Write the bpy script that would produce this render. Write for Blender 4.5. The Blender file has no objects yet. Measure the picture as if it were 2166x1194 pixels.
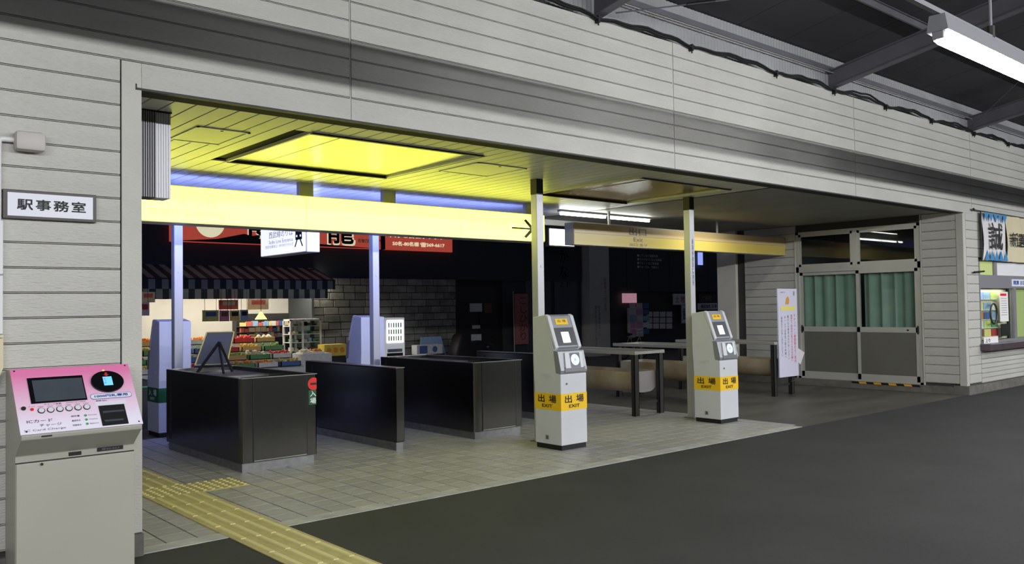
import bpy, bmesh, math, random
from mathutils import Vector, Matrix
random.seed(7)
sc = bpy.context.scene
col = sc.collection

# ---------------------------------------------------------------- camera
CAM = Vector((-1.759, -5.551, 1.5))
RIGHT = Vector((0.7545, -0.6563, -0.0145)); YAW, PITCH, ROLL = 0.7155, 0.0293, -0.0145
def axes():
    cy, sy, cp, sp = math.cos(YAW), math.sin(YAW), math.cos(PITCH), math.sin(PITCH)
    f = Vector((sy*cp, cy*cp, sp)); r = Vector((cy, -sy, 0)); u = r.cross(f)
    c, s = math.cos(ROLL), math.sin(ROLL)
    return c*r+s*u, -s*r+c*u, f
AR, AU, AF = axes()
FPX, CX, CY = 1809.4, 1083.0, 597.0
cd = bpy.data.cameras.new('camera'); cam = bpy.data.objects.new('camera', cd); col.objects.link(cam)
cd.sensor_width = 36.0; cd.lens = FPX/2166*36; cd.clip_start = 0.05; cd.clip_end = 300
cam.matrix_world = Matrix(((AR.x, AU.x, -AF.x, CAM.x), (AR.y, AU.y, -AF.y, CAM.y), (AR.z, AU.z, -AF.z, CAM.z), (0, 0, 0, 1)))
sc.camera = cam
def at(x, y, Y):
    """point of the place seen at photo pixel x, y on the plane of depth Y"""
    d = AR*((x-CX)/FPX) - AU*((y-CY)/FPX) + AF
    return CAM + d*((Y-CAM.y)/d.y)

# ---------------------------------------------------------------- exposure, sky, lamps
vs = sc.view_settings
vs.view_transform = 'Standard'; vs.look = 'None'; vs.gamma = 1; vs.use_curve_mapping = False
vs.exposure = 0.42
w = bpy.data.worlds.new('night'); sc.world = w; w.use_nodes = True
w.node_tree.nodes['Background'].inputs[0].default_value = (0.10, 0.11, 0.14, 1)
w.node_tree.nodes['Background'].inputs[1].default_value = 0.25

def area(name, loc, size, power, color=(1, 1, 1), rot=(0, 0, 0)):
    l = bpy.data.lights.new(name, 'AREA'); l.shape = 'RECTANGLE'; l.size, l.size_y = size
    l.energy = power; l.color = color
    o = bpy.data.objects.new(name, l); o.location = loc; o.rotation_euler = rot; col.objects.link(o)
    return o
WHITE = (0.96, 0.98, 1.0)
# platform lamps over the near edge (those outside the frame) and over the far platform
for i, x in enumerate((-5.5, -2.2, 1.1)):
    area('platform_lamp_light', (x, -3.0, 3.342), (2.3, 0.10), 15, WHITE)
for i, x in enumerate((9.0, 12.4, 15.8, 19.2)):
    area('platform_lamp_light', (x, -3.0, 3.342), (2.3, 0.10), 36, WHITE)
for i in range(9):
    area('far_platform_lamp_light', (-9+i*3.6, -9.2, 3.74), (2.3, 0.10), 125, WHITE, (math.radians(70), 0, 0))
area('window_fill_light', (13.9, 0.062, 1.69), (1.3, 0.03), 1.6, (1, 1, 0.97))  # added fill strip behind the glass to brighten the rack; no lamp there
# shop interior lamps
for i in range(4):
    area('shop_lamp_light', (6.0+i*1.5, 18.0, 2.5), (1.2, 0.25), 34, (1.0, 0.93, 0.82))

# ---------------------------------------------------------------- materials
def lin(c):
    return tuple(((v/255)/12.92 if v/255 <= 0.04045 else ((v/255+0.055)/1.055)**2.4) for v in c)
def mat(name, rgb, rough=0.6, metal=0.0, noise=0.0, scale=6.0, stretch=(1, 1, 1), bump=0.0, bscale=60.0,
        bstretch=(1, 1, 1), rnd=0.0, emit=None, es=0.0, srgb=True, dark=None, spec=0.5):
    m = bpy.data.materials.new(name); m.use_nodes = True
    nt = m.node_tree; N = nt.nodes; L = nt.links; b = N['Principled BSDF']
    c = lin(rgb) if srgb else rgb
    b.inputs['Base Color'].default_value = (*c, 1)
    b.inputs['Roughness'].default_value = rough; b.inputs['Metallic'].default_value = metal
    b.inputs['Specular IOR Level'].default_value = spec
    tc = N.new('ShaderNodeTexCoord')
    last = None
    if noise > 0:
        mp = N.new('ShaderNodeMapping'); mp.inputs['Scale'].default_value = stretch
        L.new(tc.outputs['Object'], mp.inputs[0])
        n = N.new('ShaderNodeTexNoise'); n.inputs['Scale'].default_value = scale; n.inputs['Detail'].default_value = 6
        L.new(mp.outputs[0], n.inputs['Vector'])
        r = N.new('ShaderNodeMapRange'); r.inputs[1].default_value = 0.3; r.inputs[2].default_value = 0.7
        r.inputs[3].default_value = 1-noise; r.inputs[4].default_value = 1+noise*0.6
        L.new(n.outputs['Fac'], r.inputs[0])
        mx = N.new('ShaderNodeMix'); mx.data_type = 'RGBA'; mx.blend_type = 'MULTIPLY'; mx.inputs[0].default_value = 1
        mx.inputs[6].default_value = (*c, 1); L.new(r.outputs[0], mx.inputs[7])
        if dark:
            mx.inputs[6].default_value = (*c, 1)
            m2 = N.new('ShaderNodeMix'); m2.data_type = 'RGBA'
            m2.inputs[6].default_value = (*lin(dark), 1); m2.inputs[7].default_value = (*c, 1)
            r.inputs[3].default_value = 0; r.inputs[4].default_value = 1
            L.new(r.outputs[0], m2.inputs[0]); last = m2.outputs[2]
        else:
            last = mx.outputs[2]
        L.new(last, b.inputs['Base Color'])
    if rnd > 0:
        oi = N.new('ShaderNodeObjectInfo')
        r2 = N.new('ShaderNodeMapRange'); r2.inputs[3].default_value = 1-rnd; r2.inputs[4].default_value = 1+rnd
        L.new(oi.outputs['Random'], r2.inputs[0])
        m3 = N.new('ShaderNodeMix'); m3.data_type = 'RGBA'; m3.blend_type = 'MULTIPLY'; m3.inputs[0].default_value = 1
        if last: L.new(last, m3.inputs[6])
        else: m3.inputs[6].default_value = (*c, 1)
        L.new(r2.outputs[0], m3.inputs[7]); L.new(m3.outputs[2], b.inputs['Base Color'])
    if bump > 0:
        mp = N.new('ShaderNodeMapping'); mp.inputs['Scale'].default_value = bstretch
        L.new(tc.outputs['Object'], mp.inputs[0])
        n = N.new('ShaderNodeTexNoise'); n.inputs['Scale'].default_value = bscale; n.inputs['Detail'].default_value = 5
        L.new(mp.outputs[0], n.inputs['Vector'])
        bp = N.new('ShaderNodeBump'); bp.inputs['Strength'].default_value = bump; bp.inputs['Distance'].default_value = 0.01
        L.new(n.outputs['Fac'], bp.inputs['Height']); L.new(bp.outputs[0], b.inputs['Normal'])
    if emit:
        b.inputs['Emission Color'].default_value = (*emit, 1); b.inputs['Emission Strength'].default_value = es
    return m
M = {}
M['siding'] = mat('siding', (190, 188, 181), 0.55, noise=0.10, scale=2.2, stretch=(0.5, 1, 1.6), bump=0.9, bscale=18, bstretch=(1.2, 1, 5), rnd=0.015)
M['trim'] = mat('siding_trim', (188, 186, 178), 0.55, noise=0.08, scale=3, bump=0.4, bscale=22, bstretch=(2, 1, 4))
M['backing'] = mat('siding_backing', (62, 60, 56), 0.9)
M['plinth'] = mat('plinth_concrete', (104, 102, 96), 0.85, noise=0.25, scale=8, bump=0.4, bscale=60)
M['asphalt'] = mat('asphalt', (56, 57, 55), 0.8, noise=0.16, scale=1.3, bump=0.5, bscale=260, dark=(47, 48, 46))
M['kerb'] = mat('kerb_concrete', (178, 177, 171), 0.8, noise=0.25, scale=5, bump=0.3, bscale=80, rnd=0.06)
M['tile'] = mat('floor_tile', (166, 164, 160), 0.42, noise=0.14, scale=9, bump=0.12, bscale=90, rnd=0.09)
M['grout'] = mat('tile_grout', (34, 33, 30), 0.9, noise=0.2, scale=20)
M['concrete'] = mat('concourse_concrete', (84, 81, 73), 0.5, noise=0.3, scale=1.6, stretch=(0.6, 1.6, 1), bump=0.2, bscale=70)
M['tactilebar'] = mat('tactile_bar_yellow', (216, 205, 146), 0.5, noise=0.1, scale=9, rnd=0.03)  # brighter than the blocks; light on the bars is put into the colour
M['tactile'] = mat('tactile_yellow', (186, 174, 116), 0.6, noise=0.13, scale=7, bump=0.2, bscale=50, rnd=0.03)  # darker than the bars; dirt and the shade between them put into the colour
M['slat'] = mat('ceiling_slat', (215, 215, 210), 0.4, noise=0.05, scale=2, rnd=0.03)
M['slatgap'] = mat('ceiling_void', (16, 16, 14), 0.9)
M['ceilpanel'] = mat('ceiling_board', (150, 148, 138), 0.6, noise=0.12, scale=1.5)
M['black'] = mat('black_metal', (18, 18, 19), 0.5)
M['cable'] = mat('black_cable', (15, 15, 17), 0.45)
M['roof'] = mat('roof_sheet', (52, 52, 56), 0.8, noise=0.2, scale=1.2, rnd=0.05)
M['beam'] = mat('roof_steel', (92, 92, 98), 0.6, noise=0.15, scale=3)
M['corr'] = mat('corrugated_sheet', (150, 150, 152), 0.5, noise=0.12, scale=2)
M['lampbody'] = mat('lamp_casing', (150, 150, 155), 0.4)
M['tube'] = mat('lamp_tube', (255, 255, 255), 0.4, emit=(0.95, 0.97, 1.0), es=40)
M['tube2'] = mat('concourse_tube', (255, 255, 255), 0.4, emit=(0.97, 1.0, 0.93), es=26)
M['steel'] = mat('dark_stainless', (92, 91, 88), 0.22, metal=1.0, noise=0.08, scale=3, bump=0.04, bscale=30, bstretch=(1, 1, 12))
M['steelbright'] = mat('bright_stainless', (190, 190, 188), 0.3, metal=1.0, noise=0.1, scale=6)
M['steelin'] = mat('gate_inner_deck', (140, 140, 138), 0.35, metal=0.8)
M['plinthsteel'] = mat('scuffed_plinth_steel', (150, 150, 150), 0.42, metal=0.9, noise=0.2, scale=14)
M['postal'] = mat('column_aluminium', (186, 186, 190), 0.38, metal=0.25)
M['readerw'] = mat('reader_white', (204, 206, 210), 0.38, noise=0.03, scale=4)
M['readerg'] = mat('reader_silver', (150, 152, 158), 0.35, metal=0.3)
M['readerd'] = mat('reader_bezel', (78, 80, 84), 0.3)
M['screenw'] = mat('reader_screen', (210, 210, 220), 0.3, emit=(0.85, 0.85, 1.0), es=1.3)
M['ring'] = mat('reader_ring', (120, 200, 255), 0.3, emit=(0.35, 0.75, 1.0), es=2.2)
M['ringc'] = mat('reader_ring_core', (80, 120, 230), 0.3, emit=(0.2, 0.35, 0.9), es=1.0)
M['yellowband'] = mat('exit_band', (244, 196, 30), 0.45)
M['greenband'] = mat('entry_band', (16, 92, 52), 0.45)
M['inkk'] = mat('black_print', (26, 25, 24), 0.6)
M['inkw'] = mat('white_print', (235, 238, 236), 0.6)
M['inkg'] = mat('grey_print', (110, 108, 112), 0.6)
M['inkblue'] = mat('blue_print', (40, 78, 160), 0.5)
M['inkred'] = mat('red_print', (214, 62, 70), 0.5)
M['redsign'] = mat('red_sticker', (226, 42, 32), 0.45)
M['inkcream'] = mat('cream_print', (240, 232, 196), 0.5, emit=(0.8, 0.75, 0.5), es=0.6)
M['inkyel'] = mat('pale_yellow_print', (240, 226, 120), 0.5)
M['chargew'] = mat('charger_casing', (170, 168, 156), 0.45, noise=0.03, scale=3)
M['blackgloss'] = mat('black_gloss', (16, 17, 20), 0.12)
M['lcd'] = mat('unlit_screen', (74, 80, 88), 0.12, noise=0.1, scale=8)
M['blueglow'] = mat('blue_indicator', (90, 170, 225), 0.3, emit=(0.15, 0.42, 0.72), es=0.8)
M['redglow'] = mat('red_indicator', (170, 40, 40), 0.3, emit=(0.35, 0.02, 0.02), es=0.4)
M['greendot'] = mat('green_dot', (60, 170, 90), 0.4)
M['led'] = mat('yellow_led', (230, 230, 90), 0.3, emit=(0.8, 0.8, 0.1), es=0.4)
M['butt'] = mat('button_face', (222, 222, 226), 0.35)
M['signbrown'] = mat('sign_frame_brown', (58, 50, 46), 0.4)
M['signwhite'] = mat('sign_white', (226, 227, 236), 0.4)
M['junction'] = mat('junction_plastic', (190, 184, 178), 0.5)
M['pipew'] = mat('white_conduit', (226, 224, 224), 0.35)
M['boardw'] = mat('board_white', (222, 222, 224), 0.5)
M['boardc'] = mat('board_cream', (214, 202, 168), 0.5)
M['alu'] = mat('window_aluminium', (184, 183, 176), 0.42, metal=0.2, noise=0.04, scale=4)
M['alug'] = mat('grey_window_frame', (138, 136, 142), 0.4, metal=0.2)
M['doorpanel'] = mat('grey_door_panel', (102, 101, 94), 0.45, noise=0.05, scale=2)
M['curtain'] = mat('green_curtain', (134, 158, 146), 0.8, noise=0.1, scale=4)
M['dim'] = mat('dim_room', (70, 72, 70), 0.9)
M['trough'] = mat('beige_trough', (176, 168, 146), 0.6, noise=0.25, scale=2.2, dark=(140, 118, 84))
M['troughend'] = mat('grey_end_plate', (146, 138, 138), 0.6, noise=0.1, scale=6)
M['leg'] = mat('dark_steel_leg', (62, 62, 60), 0.45, metal=0.6, noise=0.1, scale=8)
M['rail'] = mat('pale_steel_rail', (186, 184, 176), 0.35, metal=0.5)
M['haz_y'] = mat('hazard_yellow', (222, 158, 42), 0.5)
M['clothw'] = mat('banner_white', (214, 210, 212), 0.8, noise=0.05, scale=3)
M['clothc'] = mat('banner_cream', (206, 196, 164), 0.8, noise=0.05, scale=3)
M['clothb'] = mat('banner_blue', (62, 132, 182), 0.8)
M['blind'] = mat('green_blind', (176, 188, 120), 0.6, emit=(0.42, 0.5, 0.18), es=0.16)  # faint glow put into the blind for the lit office behind
M['counter'] = mat('dark_counter', (84, 72, 78), 0.25, noise=0.15, scale=6)
M['paper'] = mat('paper', (228, 224, 222), 0.7)
M['boardpurple'] = mat('banner_board_white', (214, 212, 232), 0.6)
M['chalk'] = mat('blackboard_back', (74, 76, 76), 0.7)
M['woodpale'] = mat('pale_wood', (196, 184, 96), 0.6)
M['easelblack'] = mat('easel_black', (24, 22, 22), 0.5)
M['orange_sign'] = mat('exit_sign_beige', (196, 170, 122), 0.24, bump=0.25, bscale=2.5)
M['yellow_sign'] = mat('exit_sign_yellow', (206, 184, 92), 0.24, bump=0.25, bscale=2.5)
M['shade'] = mat('shade_orange', (236, 190, 90), 0.5, emit=(1.0, 0.66, 0.22), es=1.2)
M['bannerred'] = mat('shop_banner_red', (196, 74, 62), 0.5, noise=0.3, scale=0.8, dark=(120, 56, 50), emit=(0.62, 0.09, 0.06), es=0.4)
M['darkwall'] = mat('dark_building', (66, 70, 72), 0.8, noise=0.1, scale=0.7)
M['stone'] = mat('stone_block', (146, 144, 130), 0.8, noise=0.3, scale=3, bump=0.6, bscale=14, rnd=0.22)
M['mortar'] = mat('stone_mortar', (74, 72, 66), 0.9)
M['street'] = mat('street_paving', (110, 110, 106), 0.8, noise=0.15, scale=2)
M['pillar'] = mat('cream_pillar', (214, 210, 196), 0.6, noise=0.06, scale=2)
M['vendw'] = mat('vending_white', (222, 228, 232), 0.4, emit=(0.6, 0.62, 0.66), es=0.3)
M['vendlit'] = mat('vending_lit_panel', (255, 255, 255), 0.4, emit=(0.95, 1.0, 1.0), es=1.6)
M['litboard'] = mat('lit_billboard', (255, 255, 255), 0.4, emit=(1.0, 1.0, 1.0), es=2.0)
M['bluesign'] = mat('small_blue_sign', (120, 140, 230), 0.4, emit=(0.3, 0.38, 0.9), es=0.8)
M['pinkcloth'] = mat('pink_flag', (186, 116, 112), 0.7)
M['pinksign'] = mat('pink_sign', (236, 160, 180), 0.5, emit=(0.8, 0.4, 0.5), es=0.3)
M['entsign'] = mat('entrance_sign_face', (240, 240, 250), 0.4, emit=(0.86, 0.88, 1.0), es=0.75)
M['entend'] = mat('entrance_sign_end', (255, 255, 255), 0.4, emit=(1, 1, 1), es=1.3)
M['rubber'] = mat('tyre', (20, 20, 20), 0.8)
M['chrome'] = mat('chrome', (200, 200, 204), 0.15, metal=1)
def shade_mat(key, rgb, es=0.0):
    M[key] = mat(key, rgb, 0.6, noise=0.12, scale=12, emit=lin(rgb) if es else None, es=es)
for k, c in dict(crate_white=(226, 226, 220), crate_red=(190, 60, 62), crate_green=(90, 150, 96), crate_blue=(80, 110, 170),
                 card_box=(206, 170, 110), fruit_orange=(230, 140, 40), fruit_red=(200, 60, 50), fruit_green=(140, 170, 70),
                 fruit_yellow=(226, 196, 80), fruit_cream=(226, 214, 180), poster_red=(220, 110, 96), poster_green=(210, 226, 130),
                 poster_pink=(226, 150, 190), poster_yellow=(236, 222, 140), poster_blue=(160, 190, 220), goods_brown=(130, 84, 60)).items():
    shade_mat(k, c)
# yellow sign: lit acrylic, yellow in front and blue-white behind
M['yface'] = mat('yellow_lit_face', (255, 244, 90), 0.4, emit=(0.98, 1.0, 0.085), es=4.1)
M['bface'] = mat('blue_lit_face', (160, 175, 255), 0.4, emit=(0.26, 0.33, 1.0), es=10.0)
M['yink'] = mat('sign_print', (120, 110, 60), 0.5, emit=(0.9, 0.86, 0.30), es=0.9)
M['ydark'] = mat('sign_arrow', (60, 58, 40), 0.5)
# textured diffuser panel
m = mat('diffuser', (236, 238, 226), 0.14, bump=0.35, bscale=42); M['diffuser'] = m
m = mat('diffuser_unlit', (112, 92, 52), 0.25, bump=0.3, bscale=42); M['diffuser2'] = m
# clear glass
g = bpy.data.materials.new('glass'); g.use_nodes = True
nt = g.node_tree; nt.nodes.clear()
o_ = nt.nodes.new('ShaderNodeOutputMaterial'); mx = nt.nodes.new('ShaderNodeMixShader')
tr = nt.nodes.new('ShaderNodeBsdfTransparent'); tr.inputs[0].default_value = (0.94, 0.97, 0.95, 1)
gl = nt.nodes.new('ShaderNodeBsdfGlossy'); gl.inputs['Roughness'].default_value = 0.02
fr = nt.nodes.new('ShaderNodeFresnel'); fr.inputs[0].default_value = 1.5
ge = nt.nodes.new('ShaderNodeNewGeometry'); inv = nt.nodes.new('ShaderNodeMath'); inv.operation = 'SUBTRACT'; inv.inputs[0].default_value = 1
mu = nt.nodes.new('ShaderNodeMath'); mu.operation = 'MULTIPLY'; nt.links.new(ge.outputs['Backfacing'], inv.inputs[1])
nt.links.new(fr.outputs[0], mu.inputs[0]); nt.links.new(inv.outputs[0], mu.inputs[1]); nt.links.new(mu.outputs[0], mx.inputs[0]); nt.links.new(tr.outputs[0], mx.inputs[1]); nt.links.new(gl.outputs[0], mx.inputs[2])
nt.links.new(mx.outputs[0], o_.inputs[0]); M['glass'] = g
# pink-to-white panel of the charging machine (printed gradient)
pm = bpy.data.materials.new('charger_panel_print'); pm.use_nodes = True
nt = pm.node_tree; b = nt.nodes['Principled BSDF']; b.inputs['Roughness'].default_value = 0.25
tc = nt.nodes.new('ShaderNodeTexCoord'); sx = nt.nodes.new('ShaderNodeSeparateXYZ'); cr = nt.nodes.new('ShaderNodeValToRGB')
mr = nt.nodes.new('ShaderNodeMapRange'); mr.inputs[1].default_value = 0.855; mr.inputs[2].default_value = 1.19
nt.links.new(tc.outputs['Object'], sx.inputs[0]); nt.links.new(sx.outputs['Z'], mr.inputs[0]); nt.links.new(mr.outputs[0], cr.inputs[0])
cr.color_ramp.elements[0].position = 0.12; cr.color_ramp.elements[0].color = (*lin((240, 234, 250)), 1)
cr.color_ramp.elements[1].position = 0.92; cr.color_ramp.elements[1].color = (*lin((232, 128, 178)), 1)
nt.links.new(cr.outputs[0], b.inputs['Base Color']); M['pinkpanel'] = pm
# striped awning cloth
sm = bpy.data.materials.new('striped_awning'); sm.use_nodes = True
nt = sm.node_tree; b = nt.nodes['Principled BSDF']; b.inputs['Roughness'].default_value = 0.8
tc = nt.nodes.new('ShaderNodeTexCoord'); sx = nt.nodes.new('ShaderNodeSeparateXYZ')
mm = nt.nodes.new('ShaderNodeMath'); mm.operation = 'PINGPONG'; mm.inputs[1].default_value = 0.17
gt = nt.nodes.new('ShaderNodeMath'); gt.operation = 'GREATER_THAN'; gt.inputs[1].default_value = 0.085
mc = nt.nodes.new('ShaderNodeMix'); mc.data_type = 'RGBA'; mc.inputs[6].default_value = (*lin((44, 58, 66)), 1); mc.inputs[7].default_value = (*lin((150, 156, 160)), 1)
nt.links.new(tc.outputs['Object'], sx.inputs[0]); nt.links.new(sx.outputs['X'], mm.inputs[0]); nt.links.new(mm.outputs[0], gt.inputs[0])
nt.links.new(gt.outputs[0], mc.inputs[0]); nt.links.new(mc.outputs[2], b.inputs['Base Color']); M['awning'] = sm

# ---------------------------------------------------------------- mesh helpers
class MB:
    """collects primitives, then links them as ONE mesh object"""
    def __init__(self): self.v = []; self.f = []
    def add(self, vs, fs):
        n = len(self.v); self.v += [tuple(v) for v in vs]; self.f += [tuple(i+n for i in f) for f in fs]; return self
    def box(self, x0, x1, y0, y1, z0, z1):
        return self.add([(x, y, z) for x in (x0, x1) for y in (y0, y1) for z in (z0, z1)],
                        [(0, 1, 3, 2), (4, 6, 7, 5), (0, 4, 5, 1), (2, 3, 7, 6), (0, 2, 6, 4), (1, 5, 7, 3)])
    def cbox(self, c, s): return self.box(c[0]-s[0]/2, c[0]+s[0]/2, c[1]-s[1]/2, c[1]+s[1]/2, c[2]-s[2]/2, c[2]+s[2]/2)
    def tube(self, pts, r, n=8, caps=True):
        pts = [Vector(p) for p in pts]; rs = r if isinstance(r, (list, tuple)) else [r]*len(pts)
        rings = []; prev = None
        for i, p in enumerate(pts):
            d = (pts[min(i+1, len(pts)-1)]-pts[max(i-1, 0)]).normalized()
            a = prev - d*prev.dot(d) if prev is not None else (Vector((0, 0, 1)) if abs(d.z) < 0.9 else Vector((1, 0, 0))).cross(d)
            a.normalize(); prev = a; b_ = d.cross(a)
            rings.append([p+(a*math.cos(t)+b_*math.sin(t))*rs[i] for t in (2*math.pi*k/n for k in range(n))])
        vs = [v for r_ in rings for v in r_]; fs = []
        for i in range(len(pts)-1):
            for k in range(n):
                fs.append((i*n+k, i*n+(k+1) % n, (i+1)*n+(k+1) % n, (i+1)*n+k))
        if caps: fs += [tuple(range(n-1, -1, -1)), tuple((len(pts)-1)*n+k for k in range(n))]
        return self.add(vs, fs)
    def prism(self, poly, a0, a1, axis='x'):
        """poly in the other two axes (y,z / x,z / x,y) extruded a0..a1"""
        n = len(poly)
        def P(a, p):
            return {'x': (a, p[0], p[1]), 'y': (p[0], a, p[1]), 'z': (p[0], p[1], a)}[axis]
        vs = [P(a0, p) for p in poly]+[P(a1, p) for p in poly]
        fs = [tuple(range(n)), tuple(range(2*n-1, n-1, -1))]+[(i, (i+1) % n+0, (i+1) % n+n, i+n) for i in range(n)]
        return self.add(vs, fs)
    def ball(self, c, r, n=6, m=4, squash=1.0):
        vs = [(c[0], c[1], c[2]+r*squash)]
        for i in range(1, m):
            t = math.pi*i/m
            vs += [(c[0]+r*math.sin(t)*math.cos(2*math.pi*k/n), c[1]+r*math.sin(t)*math.sin(2*math.pi*k/n), c[2]+r*squash*math.cos(t)) for k in range(n)]
        vs.append((c[0], c[1], c[2]-r*squash)); fs = [(0, 1+k, 1+(k+1) % n) for k in range(n)]
        for i in range(m-2):
            for k in range(n): fs.append((1+i*n+k, 1+(i+1)*n+k, 1+(i+1)*n+(k+1) % n, 1+i*n+(k+1) % n))
        e = len(vs)-1; fs += [(e, 1+(m-2)*n+(k+1) % n, 1+(m-2)*n+k) for k in range(n)]
        return self.add(vs, fs)
    def build(self, name, m, parent=None, bevel=0.0, smooth=False, label=None, kind=None):
        me = bpy.data.meshes.new(name)
        off = Vector((0, 0, 0))
        p = parent
        while p is not None: off += p.location; p = p.parent
        me.from_pydata([Vector(v)-off for v in self.v], [], self.f)
        bm = bmesh.new(); bm.from_mesh(me); bmesh.ops.recalc_face_normals(bm, faces=bm.faces[:])
        if bevel: bmesh.ops.bevel(bm, geom=[e for e in bm.edges if e.calc_face_angle(0) > 0.5], offset=bevel, segments=2, affect='EDGES', profile=0.5)
        bm.to_mesh(me); bm.free()
        if smooth:
            for q in me.polygons: q.use_smooth = True
            try: me.set_sharp_from_angle(angle=0.7)
            except Exception: pass
        me.materials.append(M[m] if isinstance(m, str) else m)
        o = bpy.data.objects.new(name, me); col.objects.link(o); o.parent = parent
        if label: o['label'] = label
        if kind: o['kind'] = kind
        return o
def B(*a): return MB().box(*a)
def tag(o, label, cat, group=None):
    o['label'] = label; o['category'] = cat
    if group: o['group'] = group
    return o
def thing(name, label, cat, loc=(0, 0, 0), group=None):
    o = bpy.data.objects.new(name, None); col.objects.link(o); o.location = loc; o.empty_display_size = 0.1
    return tag(o, label, cat, group)
def struct(o): o['kind'] = 'structure'; return o
def part(me_src, name, loc, parent, m=None):
    o = bpy.data.objects.new(name, me_src); col.objects.link(o); o.parent = parent; o.location = loc; return o
def dup(root, loc, rotz=0.0, label=None):
    r = root.copy(); col.objects.link(r); r.location = loc; r.rotation_euler = (0, 0, rotz)
    if label: r['label'] = label
    for ch in list(root.children):
        c = ch.copy(); col.objects.link(c); c.parent = r
        for gch in ch.children:
            d = gch.copy(); col.objects.link(d); d.parent = c
    return r
tcache = {}
def glyphs(body, spacing=1.0):
    key = (body, spacing)
    if key in tcache: return tcache[key]
    c = bpy.data.curves.new('txt', 'FONT'); c.body = body; c.size = 1; c.resolution_u = 2; c.space_character = spacing
    o = bpy.data.objects.new('txt', c); col.objects.link(o)
    dg = bpy.context.evaluated_depsgraph_get(); me = bpy.data.meshes.new_from_object(o.evaluated_get(dg))
    vs = [(v.co.x, v.co.y) for v in me.vertices]; fs = [tuple(p.vertices) for p in me.polygons]
    bpy.data.objects.remove(o); bpy.data.curves.remove(c)
    tcache[key] = (vs, fs); return vs, fs
def text(body, m, parent, O, U, V, wd, ht, name='lettering', spacing=1.0, bold=0.0):
    """flat print: glyph mesh stretched into the box wd x ht whose lower left corner is O, along unit axes U, V"""
    vs, fs = glyphs(body, spacing)
    if not vs: return None
    x0, x1 = min(v[0] for v in vs), max(v[0] for v in vs); y0, y1 = min(v[1] for v in vs), max(v[1] for v in vs)
    O, U, V = Vector(O), Vector(U), Vector(V); mb = MB(); N_ = U.cross(V)
    offs = [(0, 0)] if not bold else [(0, 0), (bold, 0), (0, bold), (bold, bold)]
    for i, (dx, dy) in enumerate(offs):
        mb.add([O+U*((x-x0)/(x1-x0)*wd+dx)+V*((y-y0)/(y1-y0)*ht+dy)+N_*(0.0002*i) for x, y in vs], fs)
    return mb.build(name, m, parent)
def patch(m, parent, O, U, V, pts, name='sticker', th=0.0015, **k):
    """thin flat polygon given in plane coordinates"""
    O, U, V = Vector(O), Vector(U), Vector(V); N_ = U.cross(V)
    n = len(pts); a = [O+U*x+V*y for x, y in pts]; mb = MB()
    mb.add(a+[p+N_*th for p in a], [tuple(range(n-1, -1, -1)), tuple(range(n, 2*n))]+[(i, (i+1) % n, (i+1) % n+n, i+n) for i in range(n)])
    return mb.build(name, m, parent, **k)
def rect(x0, x1, y0, y1): return [(x0, y0), (x1, y0), (x1, y1), (x0, y1)]
def circ(cx, cy, r, n=24, ry=None): return [(cx+r*math.cos(2*math.pi*k/n), cy+(ry or r)*math.sin(2*math.pi*k/n)) for k in range(n)]
XA, YA, ZA = Vector((1, 0, 0)), Vector((0, 1, 0)), Vector((0, 0, 1))
NX = -XA

# ================================================================ SETTING
# ---- platform asphalt, kerb, tiled floor
struct(B(-9, 30, -8, -0.001, -0.3, 0.0).build('floor', 'asphalt'))
fc = struct(B(-0.2, 12.7, 0.0, 4.95, -0.3, -0.010).build('floor_concourse_bed', 'grout'))
fc.name = 'floor'
x = -0.1
while x < 7.2:                                                        # kerb stones
    L_ = 0.98 + random.uniform(-.02, .02)
    B(x, x+L_-0.006, 0.0, 0.145, -0.01, 0.004).build('kerb_stone', 'kerb', fc, bevel=0.004); x += L_
TX, TY = 0.003, 0.158
tm = B(0.0058, 0.1942, 0.0045, 0.1955, -0.010, 0.0).build('tile', 'tile', fc); tile_me = tm.data; bpy.data.objects.remove(tm)
cells = []
for i in range(0, 39):
    for j in range(0, 24):
        X0, Y0 = TX+0.2*i, TY+0.2*j
        cells.append((X0, Y0))
cells.sort(key=lambda c: (Vector((c[0], c[1], 0))-CAM).length + (3 if (c[0] > 1.4 and c[0] < 2.4 and c[1] > 2) or c[1] > 2.6 or c[0] < -0.05 else 0))
for X0, Y0 in cells[:296]:
    t = part(tile_me, 'tile', (X0, Y0, 0), fc); t.rotation_euler = (random.uniform(-.002, .002), random.uniform(-.002, .002), 0)
mb = MB()
for X0, Y0 in cells[296:]:
    mb.box(X0+0.0058, X0+0.1942, Y0+0.0045, Y0+0.1955, -0.010, 0.0)
mb.build('tile', 'tile', fc, kind='stuff')
B(7.803, 12.62, 0.15, 4.95, -0.012, -0.001).build('concrete_patch', 'concrete', fc)
B(x, 12.62, 0.0, 0.15, -0.012, 0.0).build('concrete_patch', 'concrete', fc)
# steps down and street
st = struct(B(-6, 45, 5.6, 40, -0.8, -0.5).build('floor', 'street'))
for k in range(3): struct(B(-3, 14, 4.95+0.3*k, 5.9, -0.8, -0.004-0.15*k).build('trim_%d' % (k+1), 'concrete'))
# N readers stand on the landing
struct(B(-0.2, 12.6, 4.951, 5.75, -0.3, -0.001).build('floor', 'concrete'))

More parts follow.
